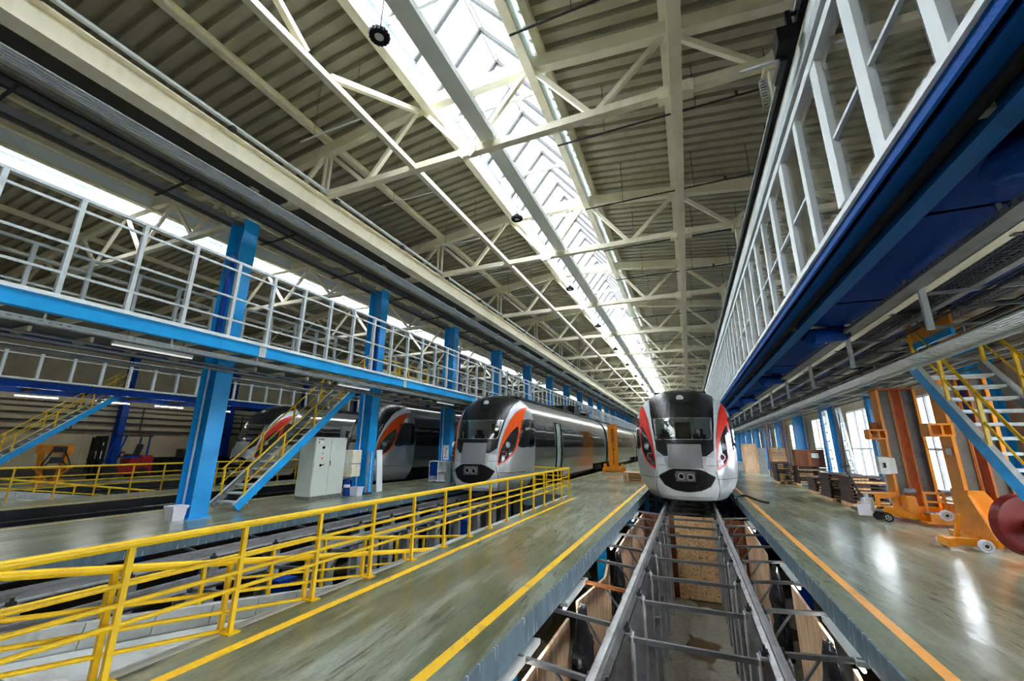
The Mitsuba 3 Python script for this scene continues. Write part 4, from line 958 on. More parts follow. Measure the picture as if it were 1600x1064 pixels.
for z0, r in ((.37, .03), (.12, .016), (-.08, .016)):
    if z0 > .3: tube('top_rail', (-5.4, .8, z0), (-5.4, 5.0, z0), r, 'm_yellow', k)
    tube('top_rail' if z0 > .3 else 'rail', (-5.4, 5.0 if z0 > .3 else 3.4 - z0 * 3, z0 if z0 > .3 else z0 + .172 * (1.6 + z0 * 3)), (-5.4, 14.5, z0 - .172 * 9.5), r if z0 > .3 else .016, 'm_yellow', k)
for y in [1.7 + .9 * i for i in range(13)]: bar('post', (-5.4, y, .5 - .172 * y - .12), (-5.4, y, .37 - .172 * max(0, y - 5)), .04, .04, 'm_yellow', k)
k = thing('yellow_railing', 'yellow railing of the far platform at the left edge, behind the first blue column', 'railing')
yrail(k, (-18.6, -4.9, .98), (-18.6, 18, .98), .03, 'top_rail')
for z in (.70, .53, .36): yrail(k, (-18.6, -4.9, z), (-18.6, 18, z), .018, 'rail')
for i in range(-9, 15): bar('post', (-18.6, 4.0 + .98 * i, 0), (-18.6, 4.0 + .98 * i, .97), .04, .04, 'm_yellow', k)
slope_rail(-19.8, 1.22 + .172 * 2.6, 1.0, 12, 'yellow handrail sloping down the far ramp at the left edge', [3.0 + .98 * i for i in range(9)])
k = thing('pit_railing', 'low orange railing down in the pit behind the near yellow railing', 'railing')
for z in (-1.0, -1.45): tube('rail', (-5.9, 8.4, z), (-5.9, 12.6, z), .02, 'm_orange', k)
for y in (8.45, 9.8, 11.2, 12.55): tube('post', (-5.9, y, PIT), (-5.9, y, -.98), .024, 'm_orange', k)

# ---------------------------------------------------------------- pendant lamps, thin pipes under the roof
for i in range(9):
    y = 3.85 + 5.85 * i; x, z = -3.99, 8.1
    k = thing('pendant_lamp', 'round black high-bay lamp hanging under the skylight, %s from the front' % nth(i), 'lamp', 'high-bay lamps under the skylight')
    mesh('housing', (lambda m: (m.apply_translation([x, y, z]), m)[-1])(trimesh.creation.annulus(.075, .15, .07, sections=32)), 'm_black', k, smooth=40)
    th = np.arange(16) * 2 * np.pi / 16
    if i < 4: mesh('cooling_rim', cat([mbox((x + .152 * math.cos(t) - .012, y + .152 * math.sin(t) - .012, z - .03), (x + .152 * math.cos(t) + .012, y + .152 * math.sin(t) + .012, z + .035)) for t in th]), 'm_dark', k, stuff=True)
    tube('lens', (x, y, z - .02), (x, y, z + .02), .078, 'm_duct', k, kind='disc')
    tube('cap', (x, y, z + .03), (x, y, z + .12), .06, 'm_black', k)
    tube('cable', (x, y, z + .1), (SX, y, 12.02), .01, 'm_dark', k)
for i in range(14):
    y = 5.3 + 3.05 * i
    k = thing('roof_pipe', 'thin dark pipe running across under the roof right of the skylight, %s from the front' % nth(i), 'pipe', 'thin pipes under the right roof slope')
    tube('pipe', (-2.35, y, 9.0), (3.0, y, 9.0), .022, 'm_dark', k)
    for x in (-1.2, .8, 2.2): tube('hanger', (x, y, 9.0), (x, y, dz_(x) - .01), .008, 'm_dark', k)
    tube('valve', (1.6, y, 9.0), (1.6, y, 9.12), .03, 'm_dark', k)
for i in range(10):
    y = 5.6 + 2.9 * i
    k = thing('suspended_tube', 'short pale tube hung below the roof left of the skylight, %s from the front' % nth(i), 'pipe', 'suspended tubes under the left roof slope')
    tube('tube', (-7.9, y, 8.75), (-6.0, y, 8.75), .018, 'm_galv', k); tube('hook', (-6.0, y, 8.75), (-6.0, y, 8.83), .02, 'm_galv', k)
    for x in (-7.5, -6.3): tube('wire', (x, y, 8.75), (x, y, dz_(x) - .08), .005, 'm_dark', k)

# equipment standing on the left gallery
for i, (y, lab) in enumerate(((13.4, 'yellow tubular frame standing on the left gallery, nearer one'), (15.6, 'yellow tubular frame with a grey drum on the left gallery, farther one'))):
    k = thing('tank_stand', lab, 'stand')
    x0, x1 = -12.6, -11.9
    for x in (x0, x1):
        for yy in (y, y + 1.5): bar('upright', (x, yy, GZ), (x, yy, GZ + 1.25), .05, .05, 'm_yellow', k)
        for z in (.3, .75, 1.22): bar('side_bar', (x, y, GZ + z), (x, y + 1.5, GZ + z), .04, .04, 'm_yellow', k)
    for yy in (y, y + 1.5): bar('end_bar', (x0, yy, GZ + .3), (x1, yy, GZ + .3), .04, .04, 'm_yellow', k); bar('brace', (x1, yy, GZ + .3), (x0, yy, GZ + 1.2), .03, .03, 'm_yellow', k)
    tube('drum', (-12.25, y + .2, GZ + .6), (-12.25, y + 1.3, GZ + .6), .22, 'm_galv', k, kind='disc'); box('motor', (-12.4, y + .5, GZ + .82), (-12.1, y + .9, GZ + 1.05), 'm_dark', k)

k = thing('hatch_guard', 'yellow plate with blue edge above the right stairs, seen over the pale trunking', 'guard')
box('plate', (3.95, 8.3, 3.62), (3.98, 9.5, 3.92), 'm_orange', k); box('edge', (3.93, 8.3, 3.5), (3.98, 9.5, 3.62), 'm_blue', k); box('plate', (3.98, 9.47, 3.62), (4.9, 9.5, 3.92), 'm_orange', k)
for y in (8.5, 9.2): bar('strut', (3.95, y, 3.9), (4.05, y + .25, 4.1), .03, .03, 'm_yellow', k)
# ---------------------------------------------------------------- things on the left platforms
k = thing('control_cabinet', 'white two-door electrical control cabinet between the yellow stairs and the second blue column', 'cabinet')
box('plinth', (-12.0, 10.3, 0), (-11.4, 11.62, .1), 'm_grey', k); box('carcass', (-12.05, 10.28, .1), (-11.38, 11.64, 1.98), 'm_cab', k, bev=False)
d1 = box('door', (-11.38, 10.3, .12), (-11.36, 10.92, 1.96), 'm_cab', k); d2 = box('door', (-11.38, 10.935, .12), (-11.36, 11.62, 1.96), 'm_cab', k)
box('display', (-11.36, 10.56, 1.60), (-11.352, 10.66, 1.68), 'm_black', d1); tube('push_button', (-11.36, 10.6, 1.45), (-11.345, 10.6, 1.45), .014, 'm_black', d1)
tube('red_switch', (-11.36, 10.6, 1.29), (-11.34, 10.6, 1.29), .03, 'm_trainred', d1); box('switch_plate', (-11.36, 10.52, 1.03), (-11.35, 10.58, 1.11), 'm_black', d1); bar('switch_handle', (-11.345, 10.55, 1.07), (-11.345, 10.68, 1.09), .02, .025, 'm_black', d1)
box('nameplate', (-11.36, 10.36, 1.90), (-11.356, 10.6, 1.925), 'm_dark', d1); box('label_square', (-11.36, 10.38, 1.78), (-11.356, 10.43, 1.83), 'm_dark', d1); box('label_strip', (-11.36, 10.45, 1.785), (-11.357, 10.6, 1.825), 'm_duct', d1)
tube('lock', (-11.36, 11.2, 1.62), (-11.35, 11.2, 1.62), .012, 'm_dark', d2); box('handle', (-11.36, 10.95, 1.06), (-11.345, 10.975, 1.2), 'm_dark', d2); box('nameplate', (-11.36, 11.5, 1.91), (-11.356, 11.58, 1.925), 'm_dark', d2)
def tub(name, x, y, w, d, h, m, label, lid=False, handle=True, z=0):
    k = thing(name, label, 'bin')
    o = trimesh.creation.box((w, d, h)); v = o.vertices.copy(); s = np.where(v[:, 2] > 0, 1, .84); v[:, :2] *= s[:, None]; o.vertices = v
    i = trimesh.creation.box((w - .03, d - .03, h)); v = i.vertices.copy(); s = np.where(v[:, 2] > 0, 1, .84); v[:, :2] *= s[:, None]; i.vertices = v + [0, 0, .02]
    import manifold3d as m3
    man = lambda t: m3.Manifold(m3.Mesh(np.asarray(t.vertices, np.float32), np.asarray(t.faces, np.uint32)))
    b = (man(o) - man(i)).translate([x, y, z + h / 2])
    mesh('shell', b, m, k)
    for a, c in (((x - w / 2 - .012, y - d / 2 - .012), (x + w / 2 + .012, y - d / 2 + .012)), ((x - w / 2 - .012, y + d / 2 - .012), (x + w / 2 + .012, y + d / 2 + .012)), ((x - w / 2 - .012, y - d / 2 + .012), (x - w / 2 + .012, y + d / 2 - .012)), ((x + w / 2 - .012, y - d / 2 + .012), (x + w / 2 + .012, y + d / 2 - .012))):
        box('rim', (*a, z + h - .03), (*c, z + h), m, k)
    if lid: box('lid', (x - w / 2 - .02, y - d / 2 - .02, z + h), (x + w / 2 + .02, y + d / 2 + .02, z + h + .03), m, k)
    return k
tub('plastic_bin', -11.2, 6.36, .34, .3, .3, 'm_binwhite', 'white plastic bin standing at the foot of the first blue column', lid=True)
tub('plastic_bin', -11.0, 11.95, .36, .3, .3, 'm_binwhite', 'pale lilac plastic tub standing at the foot of the second blue column')
k = thing('gas_bottle', 'small dark blue drum between the white cabinet and the lilac tub', 'drum')
tube('body', (-11.3, 11.78, 0), (-11.3, 11.78, .5), .11, 'm_navy', k, kind='disc'); tube('shoulder', (-11.3, 11.78, .5), (-11.3, 11.78, .58), .08, 'm_navy', k, kind='disc'); tube('label_band', (-11.3, 11.78, .28), (-11.3, 11.78, .38), .112, 'm_binwhite', k, kind='disc')
for i, (z0, z1, y) in enumerate(((1.08, 1.55, 12.3), (.62, 1.05, 12.25))):
    k = thing('junction_box', 'beige electrical box on the second blue column, %s one' % ('upper', 'lower')[i], 'electrical box')
    box('case', (-11.65, 11.9, z0), (-11.3, 12.36, z1), 'm_cream', k); box('cover', (-11.3, 11.92, z0 + .02), (-11.28, 12.34, z1 - .02), 'm_cream', k); tube('screw', (-11.285, 12.15, z1 - .06), (-11.272, 12.15, z1 - .06), .015, 'm_dark', k)
k = thing('wall_board', 'white flat boards leaning behind the white cabinet', 'board')
box('sheet', (-11.9, 11.75, .9), (-11.6, 11.8, 1.75), 'm_white', k); box('sheet', (-11.6, 11.9, .8), (-11.45, 11.95, 1.4), 'm_white', k); bar('leg', (-11.85, 11.78, 0), (-11.85, 11.78, .9), .03, .03, 'm_galv', k)
k = thing('wall_board', 'tall narrow white board leaning on the right of the second blue column', 'board')
mesh('sheet', mbar((-11.0, 13.15, .02), (-11.12, 13.1, 1.55), .3, .04, up=(1, 0, 0)), 'm_white', k)
for i, (y, a) in enumerate(((12.55, .05), (12.42, -.06), (12.36, .1))):
    k = thing('broom', 'thin %s handle leaning against the second blue column' % ('white', 'reddish', 'pale wooden')[i], 'broom')
    tube('stick', (-10.95, y, .05), (-11.02, y + a, 1.5), .012, ('m_white', 'm_rust', 'm_plank')[i], k); box('head', (-11.0, y - .1, 0), (-10.92, y + .1, .06), 'm_dark', k)
k = thing('shelf_unit', 'low white open shelf with a blue folder stack between the second and third blue columns', 'shelf')
x0, x1, y = -11.9, -10.9, 17.75
box('back', (x0, y + .38, .02), (x1, y + .4, 1.0), 'm_white', k)
for x in (x0, x0 + .48, x1 - .03): box('side_panel', (x, y, 0), (x + .03, y + .38, 1.0), 'm_white', k)
for z in (.05, .5, .97): box('shelf', (x0, y, z), (x1, y + .38, z + .03), 'm_white', k)
k = thing('drawer_unit', 'dark blue front of small drawers standing in the low white shelf', 'drawer unit')
box('case', (-11.86, 17.74, .3), (-11.45, 18.1, .94), 'm_navy', k)
for i in range(5): box('drawer', (-11.84, 17.73, .32 + .12 * i), (-11.47, 17.74, .42 + .12 * i), 'm_navy', k)
tub('plastic_bin', -11.2, 17.95, .3, .24, .3, 'm_binwhite', 'small white box on the bottom of the low white shelf', z=.085)
k = thing('notice_sheet', 'white paper notice with a dark figure on the third blue column', 'notice')
box('sheet', (-11.4, 18.16, 1.05), (-11.08, 18.17, 1.75), 'm_white', k)
tube('figure_head', (-11.22, 18.155, 1.56), (-11.22, 18.16, 1.56), .035, 'm_dark', k); bar('figure_body', (-11.23, 18.157, 1.52), (-11.27, 18.157, 1.36), .05, .004, 'm_dark', k); bar('figure_leg', (-11.27, 18.157, 1.37), (-11.18, 18.157, 1.26), .03, .004, 'm_dark', k); box('text_line', (-11.35, 18.156, 1.15), (-11.14, 18.16, 1.17), 'm_dark', k)

# forklift
k = thing('forklift', 'red and dark blue forklift parked by the far left wall behind the railing', 'forklift')
FX, FY = -26.2, 11.0
BASE[0] = T().translate([FX, FY, 0])
mesh('body', cat([prism([(-.45, .35), (.45, .35), (.45, 1.0), (-.45, 1.0)], 1.1, 1.95), prism([(-.5, .22), (.5, .22), (.5, .6), (-.5, .6)], .3, 1.6)]), 'm_red', k)
mesh('counterweight', prism([(-.5, .2), (.5, .2), (.5, 1.06), (.38, 1.12), (-.38, 1.12), (-.5, 1.06)], 1.55, 2.05), 'm_red', k)
mesh('engine_cover', mbox((-.42, 1.0, 1.0), (.42, 1.7, 1.08)), 'm_navy', k)
mast = mesh('mast', cat([mbox((sx * .32 - .05, -.1, .05), (sx * .32 + .05, .08, 2.05)) for sx in (-1, 1)] + [mbox((-.35, -.08, z), (.35, .06, z + .08)) for z in (.3, 1.2, 1.95)]), 'm_black', k)
mesh('carriage', cat([mbox((-.5, -.2, .45), (.5, -.12, .55)), mbox((-.5, -.2, .9), (.5, -.12, 1.0))] + [mbox((x, -.18, .45), (x + .03, -.14, 2.0)) for x in (-.5, -.25, .22, .47)]), 'm_black', mast)
mesh('load_board', mbox((-.52, -.16, .5), (.52, -.11, 1.98)), 'm_black', k)
for sx in (-1, 1):
    mesh('fork', cat([mbox((sx * .25 - .05, -.25, .3), (sx * .25 + .05, -.2, .8)), mbox((sx * .25 - .05, -1.2, .28), (sx * .25 + .05, -.2, .32))]), 'm_dark', k)
    for y, r in ((.35, .33), (1.65, .27)):
        m = trimesh.creation.cylinder(r, .2, sections=28); m.apply_transform(trimesh.transformations.rotation_matrix(np.pi / 2, [0, 1, 0])); m.apply_translation([sx * .46, y, r]); mesh('wheel', m, 'm_rubber', k, smooth=40)
    bar('guard_post', (sx * .42, .45, .8), (sx * .4, .75, 2.05), .05, .06, 'm_navy', k); bar('guard_post', (sx * .42, 1.75, 1.05), (sx * .4, 1.75, 2.05), .05, .06, 'm_navy', k)
mesh('guard_roof', cat([mbox((-.45, .65, 2.05), (.45, .7, 2.1)), mbox((-.45, 1.8, 2.05), (.45, 1.86, 2.1))] + [mbox((x, .65, 2.06), (x + .04, 1.86, 2.1)) for x in np.linspace(-.45, .41, 7)]), 'm_black', k)
mesh('seat', cat([mbox((-.25, 1.1, 1.08), (.25, 1.5, 1.18)), mbar((0, 1.5, 1.15), (0, 1.6, 1.65), .45, .1, up=(0, 1, 0))]), 'm_seat', k)
st = bar('steering_column', (0, .72, .9), (0, .85, 1.28), .05, .05, 'm_black', k)
m = trimesh.creation.annulus(.13, .16, .03, sections=24); m.apply_transform(trimesh.transformations.rotation_matrix(-.5, [1, 0, 0])); m.apply_translation([0, .87, 1.3]); mesh('steering_wheel', m, 'm_black', k, smooth=40)
lt = meshkit.text_mesh('DVF', .13, .004, True); lt.apply_transform(np.array([[0, -1, 0, .2], [0, 0, -1, -.162], [1, 0, 0, 1.0], [0, 0, 0, 1.0]])); mesh('lettering', lt, 'm_white', k, stuff=True)
bar('white_marking', (.53, -.14, 1.0), (.53, -.14, 1.35), .004, .03, 'm_white', k); bar('white_marking', (.53, -.14, 1.6), (.53, -.14, 1.75), .004, .03, 'm_white', k)
BASE[0] = None

# orange scissor lift
k = thing('scissor_table', 'yellow-orange jacking stand with hoses by the far left wall', 'lifting stand')
BASE[0] = T().translate([-25.9, 9.35, 0])
mesh('head', cat([prism([(-.3, 1.25), (.3, 1.25), (.3, 1.62), (-.3, 1.62)], -.5, .5)]), 'm_orange', k)
for sy in (-1, 1):
    bar('arm', (0, sy * .28, .2), (0, sy * .42, 1.3), .3, .12, 'm_orange', k); box('foot', (-.35, sy * .3 - .12, 0), (.35, sy * .3 + .12, .18), 'm_orange', k)
    bar('brace', (.2, sy * .1, .15), (.2, sy * .55, .62), .06, .06, 'm_orange', k)
    a = np.linspace(0, 1, 14); mesh('hose', hose(np.stack([.32 + .1 * np.sin(np.pi * a), sy * (.15 + .3 * np.sin(np.pi * a)), 1.45 - .75 * np.sin(np.pi * a * .8)], -1), .03), 'm_rubber', k, smooth=True)
box('cross_bar', (.2, -.62, .6), (.3, .62, .66), 'm_orange', k)
mesh('control_block', cat([mbox((.3, -.18, 1.32), (.36, .26, 1.56)), mbox((.36, -.1, 1.36), (.4, -.02, 1.5)), mbox((.36, .05, 1.4), (.4, .2, 1.5)), mbox((.3, -.2, .85), (.38, .2, 1.1))]), 'm_dark', k)
BASE[0] = None
k = thing('equipment_rack', 'row of dark low crates along the far left wall behind the forklift', 'crates')
for i in range(6): box('crate', (-28.3, 13.2 + 1.15 * i, 0), (-27.4, 14.3 + 1.15 * i, .95 if i % 2 else .85), 'm_black', k)
box('crate', (-28.2, 15.4, .95), (-27.6, 15.9, 1.4), 'm_dark', k)

# ---------------------------------------------------------------- jack beside the second train and planks
def jack_post(x, y, label, h=3.3, face=(0, -1)):
    k = thing('lifting_jack', label, 'lifting jack')
    BASE[0] = T().translate([x, y, 0])
    mesh('column', cat([mbox((-.3, .0, .25), (.3, .35, h))]), 'm_orange', k)
    for sx in (-1, 1): box('flange', (sx * .3 - .035, -.06, .25), (sx * .3 + .035, .0, h), 'm_orange', k)
    box('top_cap', (-.33, -.06, h), (.33, .37, h + .06), 'm_orange', k)
    box('base_frame', (-.62, -.3, .06), (.62, .6, .25), 'm_orange', k)
    for sx in (-1, 1): box('outrigger', (sx * .62 - .12, -.5, .03), (sx * .62 + .12, .7, .3), 'm_orange', k); box('corner_block', (sx * .62 - .1, -.2, .3), (sx * .62 + .1, .0, .55), 'm_orange', k)
    box('screw_slot', (-.04, -.012, .5), (.04, .0, h - .2), 'm_rust', k)
    box('nameplate', (-.12, -.015, h - 1.2), (.12, .0, h - .3), 'm_rust', k); tube('button', (.05, -.03, 1.55), (.05, .0, 1.55), .05, 'm_black', k)
    BASE[0] = None
jack_post(-5.15, 31.3, 'orange lifting jack column standing between the two nearest trains')
k = thing('plank_stack', 'stack of pale planks on the middle platform beside the nose of the red-flashed train', 'plank stack')
for l in range(5):
    for i in range(4):
        box('plank', (-3.3 + .02 * (l % 2), 22.6 + .3 * i, .1 * l + .02), (-2.1 + .02 * (l % 2), 22.86 + .3 * i, .1 * l + .07), 'm_plank', k)
    for x in (-3.1, -2.4): box('batten', (x, 22.6, .1 * l - .03 if l else 0), (x + .08, 23.76, .1 * l + .02), 'm_ply', k)
k = thing('hose', 'black hose lying on the floor right of the red-flashed train', 'hose')
a = np.linspace(0, 1, 30)
mesh('hose', hose(np.stack([1.25 + .95 * a, 16.7 + .6 * np.sin(5 * a), .05 + .12 * np.sin(np.pi * a) ** 2 * (1 - a)], -1), .035), 'm_rubber', k, smooth=True)

# ---------------------------------------------------------------- pit: sheets, tarps
def sheet(x0, y0, z0, x1, y1, z1, top0, top1, m, label, tilt=.0, cat_='board'):
    """an upright board from (x0, y0) to (x1, y1), bottom z0, tops top0 and top1"""
    k = thing('wood_board', label, cat_)
    top0, top1 = min(top0, -.37), min(top1, -.37)
    d = np.array([x1 - x0, y1 - y0]); L = np.linalg.norm(d); n = int(max(1, round(L / .6)))
    for i in range(n):
        a, b = i / n, (i + 1) / n - .004
        pa, pb = np.array([x0, y0]) + d * a, np.array([x0, y0]) + d * b
        nr = np.array([-d[1], d[0]]) / L * .018
        ta, tb = top0 + (top1 - top0) * a, top0 + (top1 - top0) * b
        v = []
        for z_, t in ((z0, 0), (1, 1)):
            for p, tt in ((pa, ta), (pb, tb)):
                zz = z0 if t == 0 else tt; off = tilt * t
                v += [(p[0] + nr[0] + off, p[1] + nr[1], zz), (p[0] - nr[0] + off, p[1] - nr[1], zz)]
        mesh('panel', trimesh.convex.convex_hull(np.array(v)), m, k)
    return k
sheet(-1.62, 1.4, PIT, -1.62, 5.75, 0, -.30, -.30, 'm_ply', 'long plywood sheet standing at the left side of the near pit, nearest one')
sheet(-1.66, 6.35, PIT, -1.5, 7.6, 0, -.30, -.32, 'm_ply', 'plywood sheet at the left side of the near pit, behind the black tarpaulin', .0)
sheet(-1.5, 7.62, PIT, -1.64, 8.75, 0, -.29, -.3, 'm_ply', 'plywood sheet at the left side of the near pit, second behind the first tarpaulin')
sheet(-1.6, 9.4, PIT, -1.66, 12.0, 0, -.34, -.34, 'm_ply', 'plywood sheets at the left side of the near pit, far pair')
sheet(-1.62, 12.05, PIT, -1.6, 14.95, 0, -.36, -.36, 'm_ply', 'plywood sheet at the left far corner of the near pit')
sheet(-1.6, 15.0, PIT, -.66, 15.0, 0, -.32, -.36, 'm_plyred', 'reddish board closing the left half of the pit end')
sheet(-.66, 14.95, PIT + .02, .63, 14.95, 0, -.29, -.32, 'm_osb', 'large pale chipboard sheet between the rails under the nose of the red-flashed train')
sheet(.66, 15.0, PIT, 1.4, 15.0, 0, -.36, -.42, 'm_plyred', 'reddish board closing the right side of the pit end')
sheet(1.28, 10.6, PIT, 1.33, 14.9, 0, -.38, -.38, 'm_ply', 'plywood sheet at the right far side of the near pit')
sheet(1.3, 6.35, PIT, 1.32, 8.5, 0, -.35, -.34, 'm_ply', 'tall plywood sheet in the middle of the right side of the near pit')
sheet(1.26, 4.5, PIT, 1.32, 5.7, 0, -.5, -.36, 'm_ply', 'leaning plywood sheet at the right side of the near pit, nearest one')
sheet(1.22, 2.0, PIT, 1.3, 3.9, 0, -.45, -.4, 'm_ply', 'plywood sheet at the right front of the near pit')
for i, (x, y, w_, h, lab) in enumerate(((-1.5, 5.95, .36, 1.4, 'black plastic tarpaulin hanging at the left side of the near pit, nearest one'), (-1.5, 9.05, .2, 1.5, 'black plastic tarpaulin hanging at the left side of the near pit, second one'),
        (1.22, 9.4, .35, 1.4, 'black plastic tarpaulin hanging at the right side of the near pit, farthest one'), (1.2, 6.0, .45, 1.5, 'crumpled black plastic tarpaulin at the right side of the near pit, middle one'), (1.2, 4.15, .4, 1.2, 'black plastic tarpaulin at the right front of the near pit'))):
    k = thing('tarpaulin', lab, 'tarpaulin')
    n, mm = 20, 30
    A, B = np.meshgrid(np.linspace(0, 2 * np.pi, n, endpoint=False), np.linspace(0, 1, mm))
    prof = .4 + .6 * np.minimum(1, B * 3)
    R = meshkit.fbm(np.stack([np.cos(A) * 1.5, np.sin(A) * 1.5, B * 5 + i * 9], -1), 4)
    rx, ry = .1 * prof * (.6 + .9 * R), w_ * prof * (.6 + .8 * R)
    V = np.stack([x + rx * np.cos(A), y + ry * np.sin(A), -.34 - B * h + .06 * R], -1).reshape(-1, 3)
    f = [(a * n + b, a * n + (b + 1) % n, (a + 1) * n + (b + 1) % n, (a + 1) * n + b) for a in range(mm - 1) for b in range(n)]
    f2 = np.array(f); tri = np.vstack([f2[:, [0, 1, 2]], f2[:, [0, 2, 3]]])
    V = np.vstack([V, V[:n].mean(0) + [0, 0, .03], V[-n:].mean(0)])
    tri = np.vstack([tri, [[j, len(V) - 2, (j + 1) % n] for j in range(n)], [[(mm - 1) * n + j, (mm - 1) * n + (j + 1) % n, len(V) - 1] for j in range(n)]])
    mesh('sheet', trimesh.Trimesh(V, tri, process=False), 'm_tarp', k); tube('support_pole', (x, y, PIT), (x, y, -.4), .02, 'm_galv', k)
for i, (x, y) in enumerate(((-1.72, 3.6), (-1.72, 5.9), (-1.72, 9.5), (1.37, 5.6), (1.37, 8.2), (1.37, 13.0), (-1.72, 13.2))):
    lamp('pit_lamp', (x, y, -.34), (x, y + 1.2, -.34), 0.8, 'strip lamp under the %s platform edge of the near pit, %s from the front' % ('left' if x < 0 else 'right', nth({0: 0, 1: 1, 2: 2, 6: 3, 3: 0, 4: 1, 5: 2}[i])), 'strip lamps at the pit edge', .02)

# ---------------------------------------------------------------- right floor: lifting jacks, wheelset, pallet truck, stacks
def portal_jack(x, y, label, h, W=.78, cw=.29, box_=True, dp=.5):
    k = thing('lifting_jack', label, 'lifting jack')
    BASE[0] = T().translate([x, y, 0])
    for s, a in ((-1, 0.0), (1, W - cw)):
        b = a + cw
        c = mesh('column', cat([mbox((a, .03, .35), (a + .03, dp, h)), mbox((b - .03, .03, .35), (b, dp, h)), mbox((a, dp - .03, .35), (b, dp, h))]), 'm_orange' if s < 0 else 'm_rust', k)
        box('guide_plate', (a + .03, .05, .35), (b - .03, .08, h - .01), 'm_guide', c)
        fx, ix = (a, b) if s < 0 else (b, a)
        box('front_flange', (fx - .03, 0, .35), (fx + .03, .04, h), 'm_orange', c)
        box('inner_edge', (ix - .012, .02, .35), (ix + .012, .05, h), 'm_rust', c)
    box('top_bar', (-.02, .05, h), (W + .02, dp, h + .06), 'm_rust', k)
    bz = 2.0
    mesh('bracket', cat([mbox((-.36, -.05, bz), (.03, 0, bz + .04)), mbox((-.36, -.05, bz + .22), (.03, 0, bz + .26)), mbox((-.36, -.05, bz), (-.32, 0, bz + .26)), mbox((-.17, -.05, bz), (-.13, 0, bz + .26)), mbox((-.02, -.05, bz), (.03, 0, bz + .26)), mbox((-.36, 0, bz), (-.32, .3, bz + .26)), mbox((-.36, .26, bz), (0, .3, bz + .26))]), 'm_orange', k)
    if box_:
        b = box('control_box', (-.3, -.12, 1.12), (-.1, .1, 1.55), 'm_duct', k); box('control_panel', (-.1, -.1, 1.14), (.05, .05, 1.53), 'm_cab', k); box('switch', (-.22, -.135, 1.28), (-.17, -.12, 1.4), 'm_black', b); tube('screw_rod', (-.12, .2, .4), (-.12, .2, 2.2), .025, 'm_galv', k); box('motor', (-.22, .12, 2.15), (-.06, .3, 2.45), 'm_rust', k)
    mesh('base_frame', cat([mbox((-.15, -.3, .08), (W + .15, -.2, .16)), mbox((-.15, .55, .08), (W + .15, .65, .16)), mbox((-.15, -.3, .08), (-.05, .65, .2)), mbox((W + .05, -.3, .08), (W + .15, .65, .2)), mbox((.0, -.05, .16), (W, .5, .36))]), 'm_orange', k)
    return k
k = portal_jack(4.84, 14.1, 'orange lifting jack with grey control box, farther of those at the windows', 3.3)
mesh('foot_block', prism([(-.02, .1), (.22, .1), (.17, .62), (.0, .62)], -.45, -.1), 'm_orange', k)
mesh('cradle', cat([mbox((.3, -.5, .14), (.35, -.44, .75)), mbox((.66, -.5, .14), (.71, -.44, .75)), mbox((.3, -.5, .70), (.71, -.44, .75)), mbox((.3, -.5, .5), (.71, -.44, .54))]), 'm_orange', k)
mesh('foot_block', prism([(.74, .1), (.98, .1), (.93, .5), (.78, .5)], -.45, -.1), 'm_orange', k)
for xa, xb in ((.02, .26), (.72, .95)): tube('roller', (xa, -.25, .72), (xb, -.25, .72), .08, 'm_plate', k, kind='disc')
for i in range(8): tube('roller', (.28 + .1 * i, -.78, .28), (.28 + .1 * i, -.5, .28), .032, 'm_steel', k)
mesh('roller_tray', cat([mbox((.24, -.8, .1), (1.05, -.77, .28)), mbox((.24, -.5, .1), (1.05, -.47, .28)), mbox((.15, -.8, .06), (1.1, -.47, .1))]), 'm_orange', k)
mesh('arm', cat([mbar((-.45, -.3, .3), (.05, -.4, .16), .12, .14), mbar((-.52, -.1, .58), (-.05, -.1, .62), .1, .14), mbar((-.48, -.1, .3), (-.48, -.1, .56), .08, .08)]), 'm_orange', k)
def wheel(k, x, y, z, r, w_, tyre, hub, axis=(0, 1, 0)):
    ax = np.array(axis, float); ax /= np.linalg.norm(ax); R = trimesh.geometry.align_vectors([0, 0, 1], ax)
    m = trimesh.creation.annulus(r * .62, r, w_, sections=28); m.apply_transform(R); m.apply_translation([x, y, z]); w1 = mesh('wheel', m, tyre, k, smooth=40)
    m = trimesh.creation.cylinder(r * .62, w_ * .7, sections=24); m.apply_transform(R); m.apply_translation([x, y, z]); mesh('hub', m, hub, w1, smooth=40)
    u_ = np.cross(ax, [0, 0, 1.0]); u_ /= np.linalg.norm(u_)
    if tyre == 'm_binwhite':
        m = trimesh.creation.annulus(r * .3, r * .55, w_ * .8, sections=24); m.apply_transform(R); m.apply_translation([x, y, z]); mesh('rim', m, 'm_galv', w1, smooth=40); return w1
    for i in range(6):
        t = i * np.pi / 3
        d = u_ * math.cos(t) + np.array([0, 0, 1.0]) * math.sin(t); c = np.array([x, y, z]) - ax * w_ * .36
        bar('spoke', c + d * r * .15, c + d * r * .6, .02, .02, tyre, w1, up=ax)
    return w1
wheel(k, -.45, -.45, .105, .105, .05, 'm_rubber', 'm_galv')
BASE[0] = None
k = portal_jack(4.82, 11.0, 'large orange lifting jack behind the right stairs, nearest one at the windows', 3.12, box_=False, W=.68, cw=.26)
mesh('foot_plate', trimesh.convex.convex_hull(np.array([(a, y, z) for a in (-.03, .03) for y, z in ((.5, .1), (.5, 1.0), (.0, 1.0), (-.6, .22), (-.6, .1))])), 'm_orange', k)
mesh('front_plate', trimesh.convex.convex_hull(np.array([(x, y, z) for y in (-.06, -.01) for x, z in ((-.02, .1), (-.02, 1.0), (.22, 1.0), (.62, .3), (.62, .1))])), 'm_orange', k)
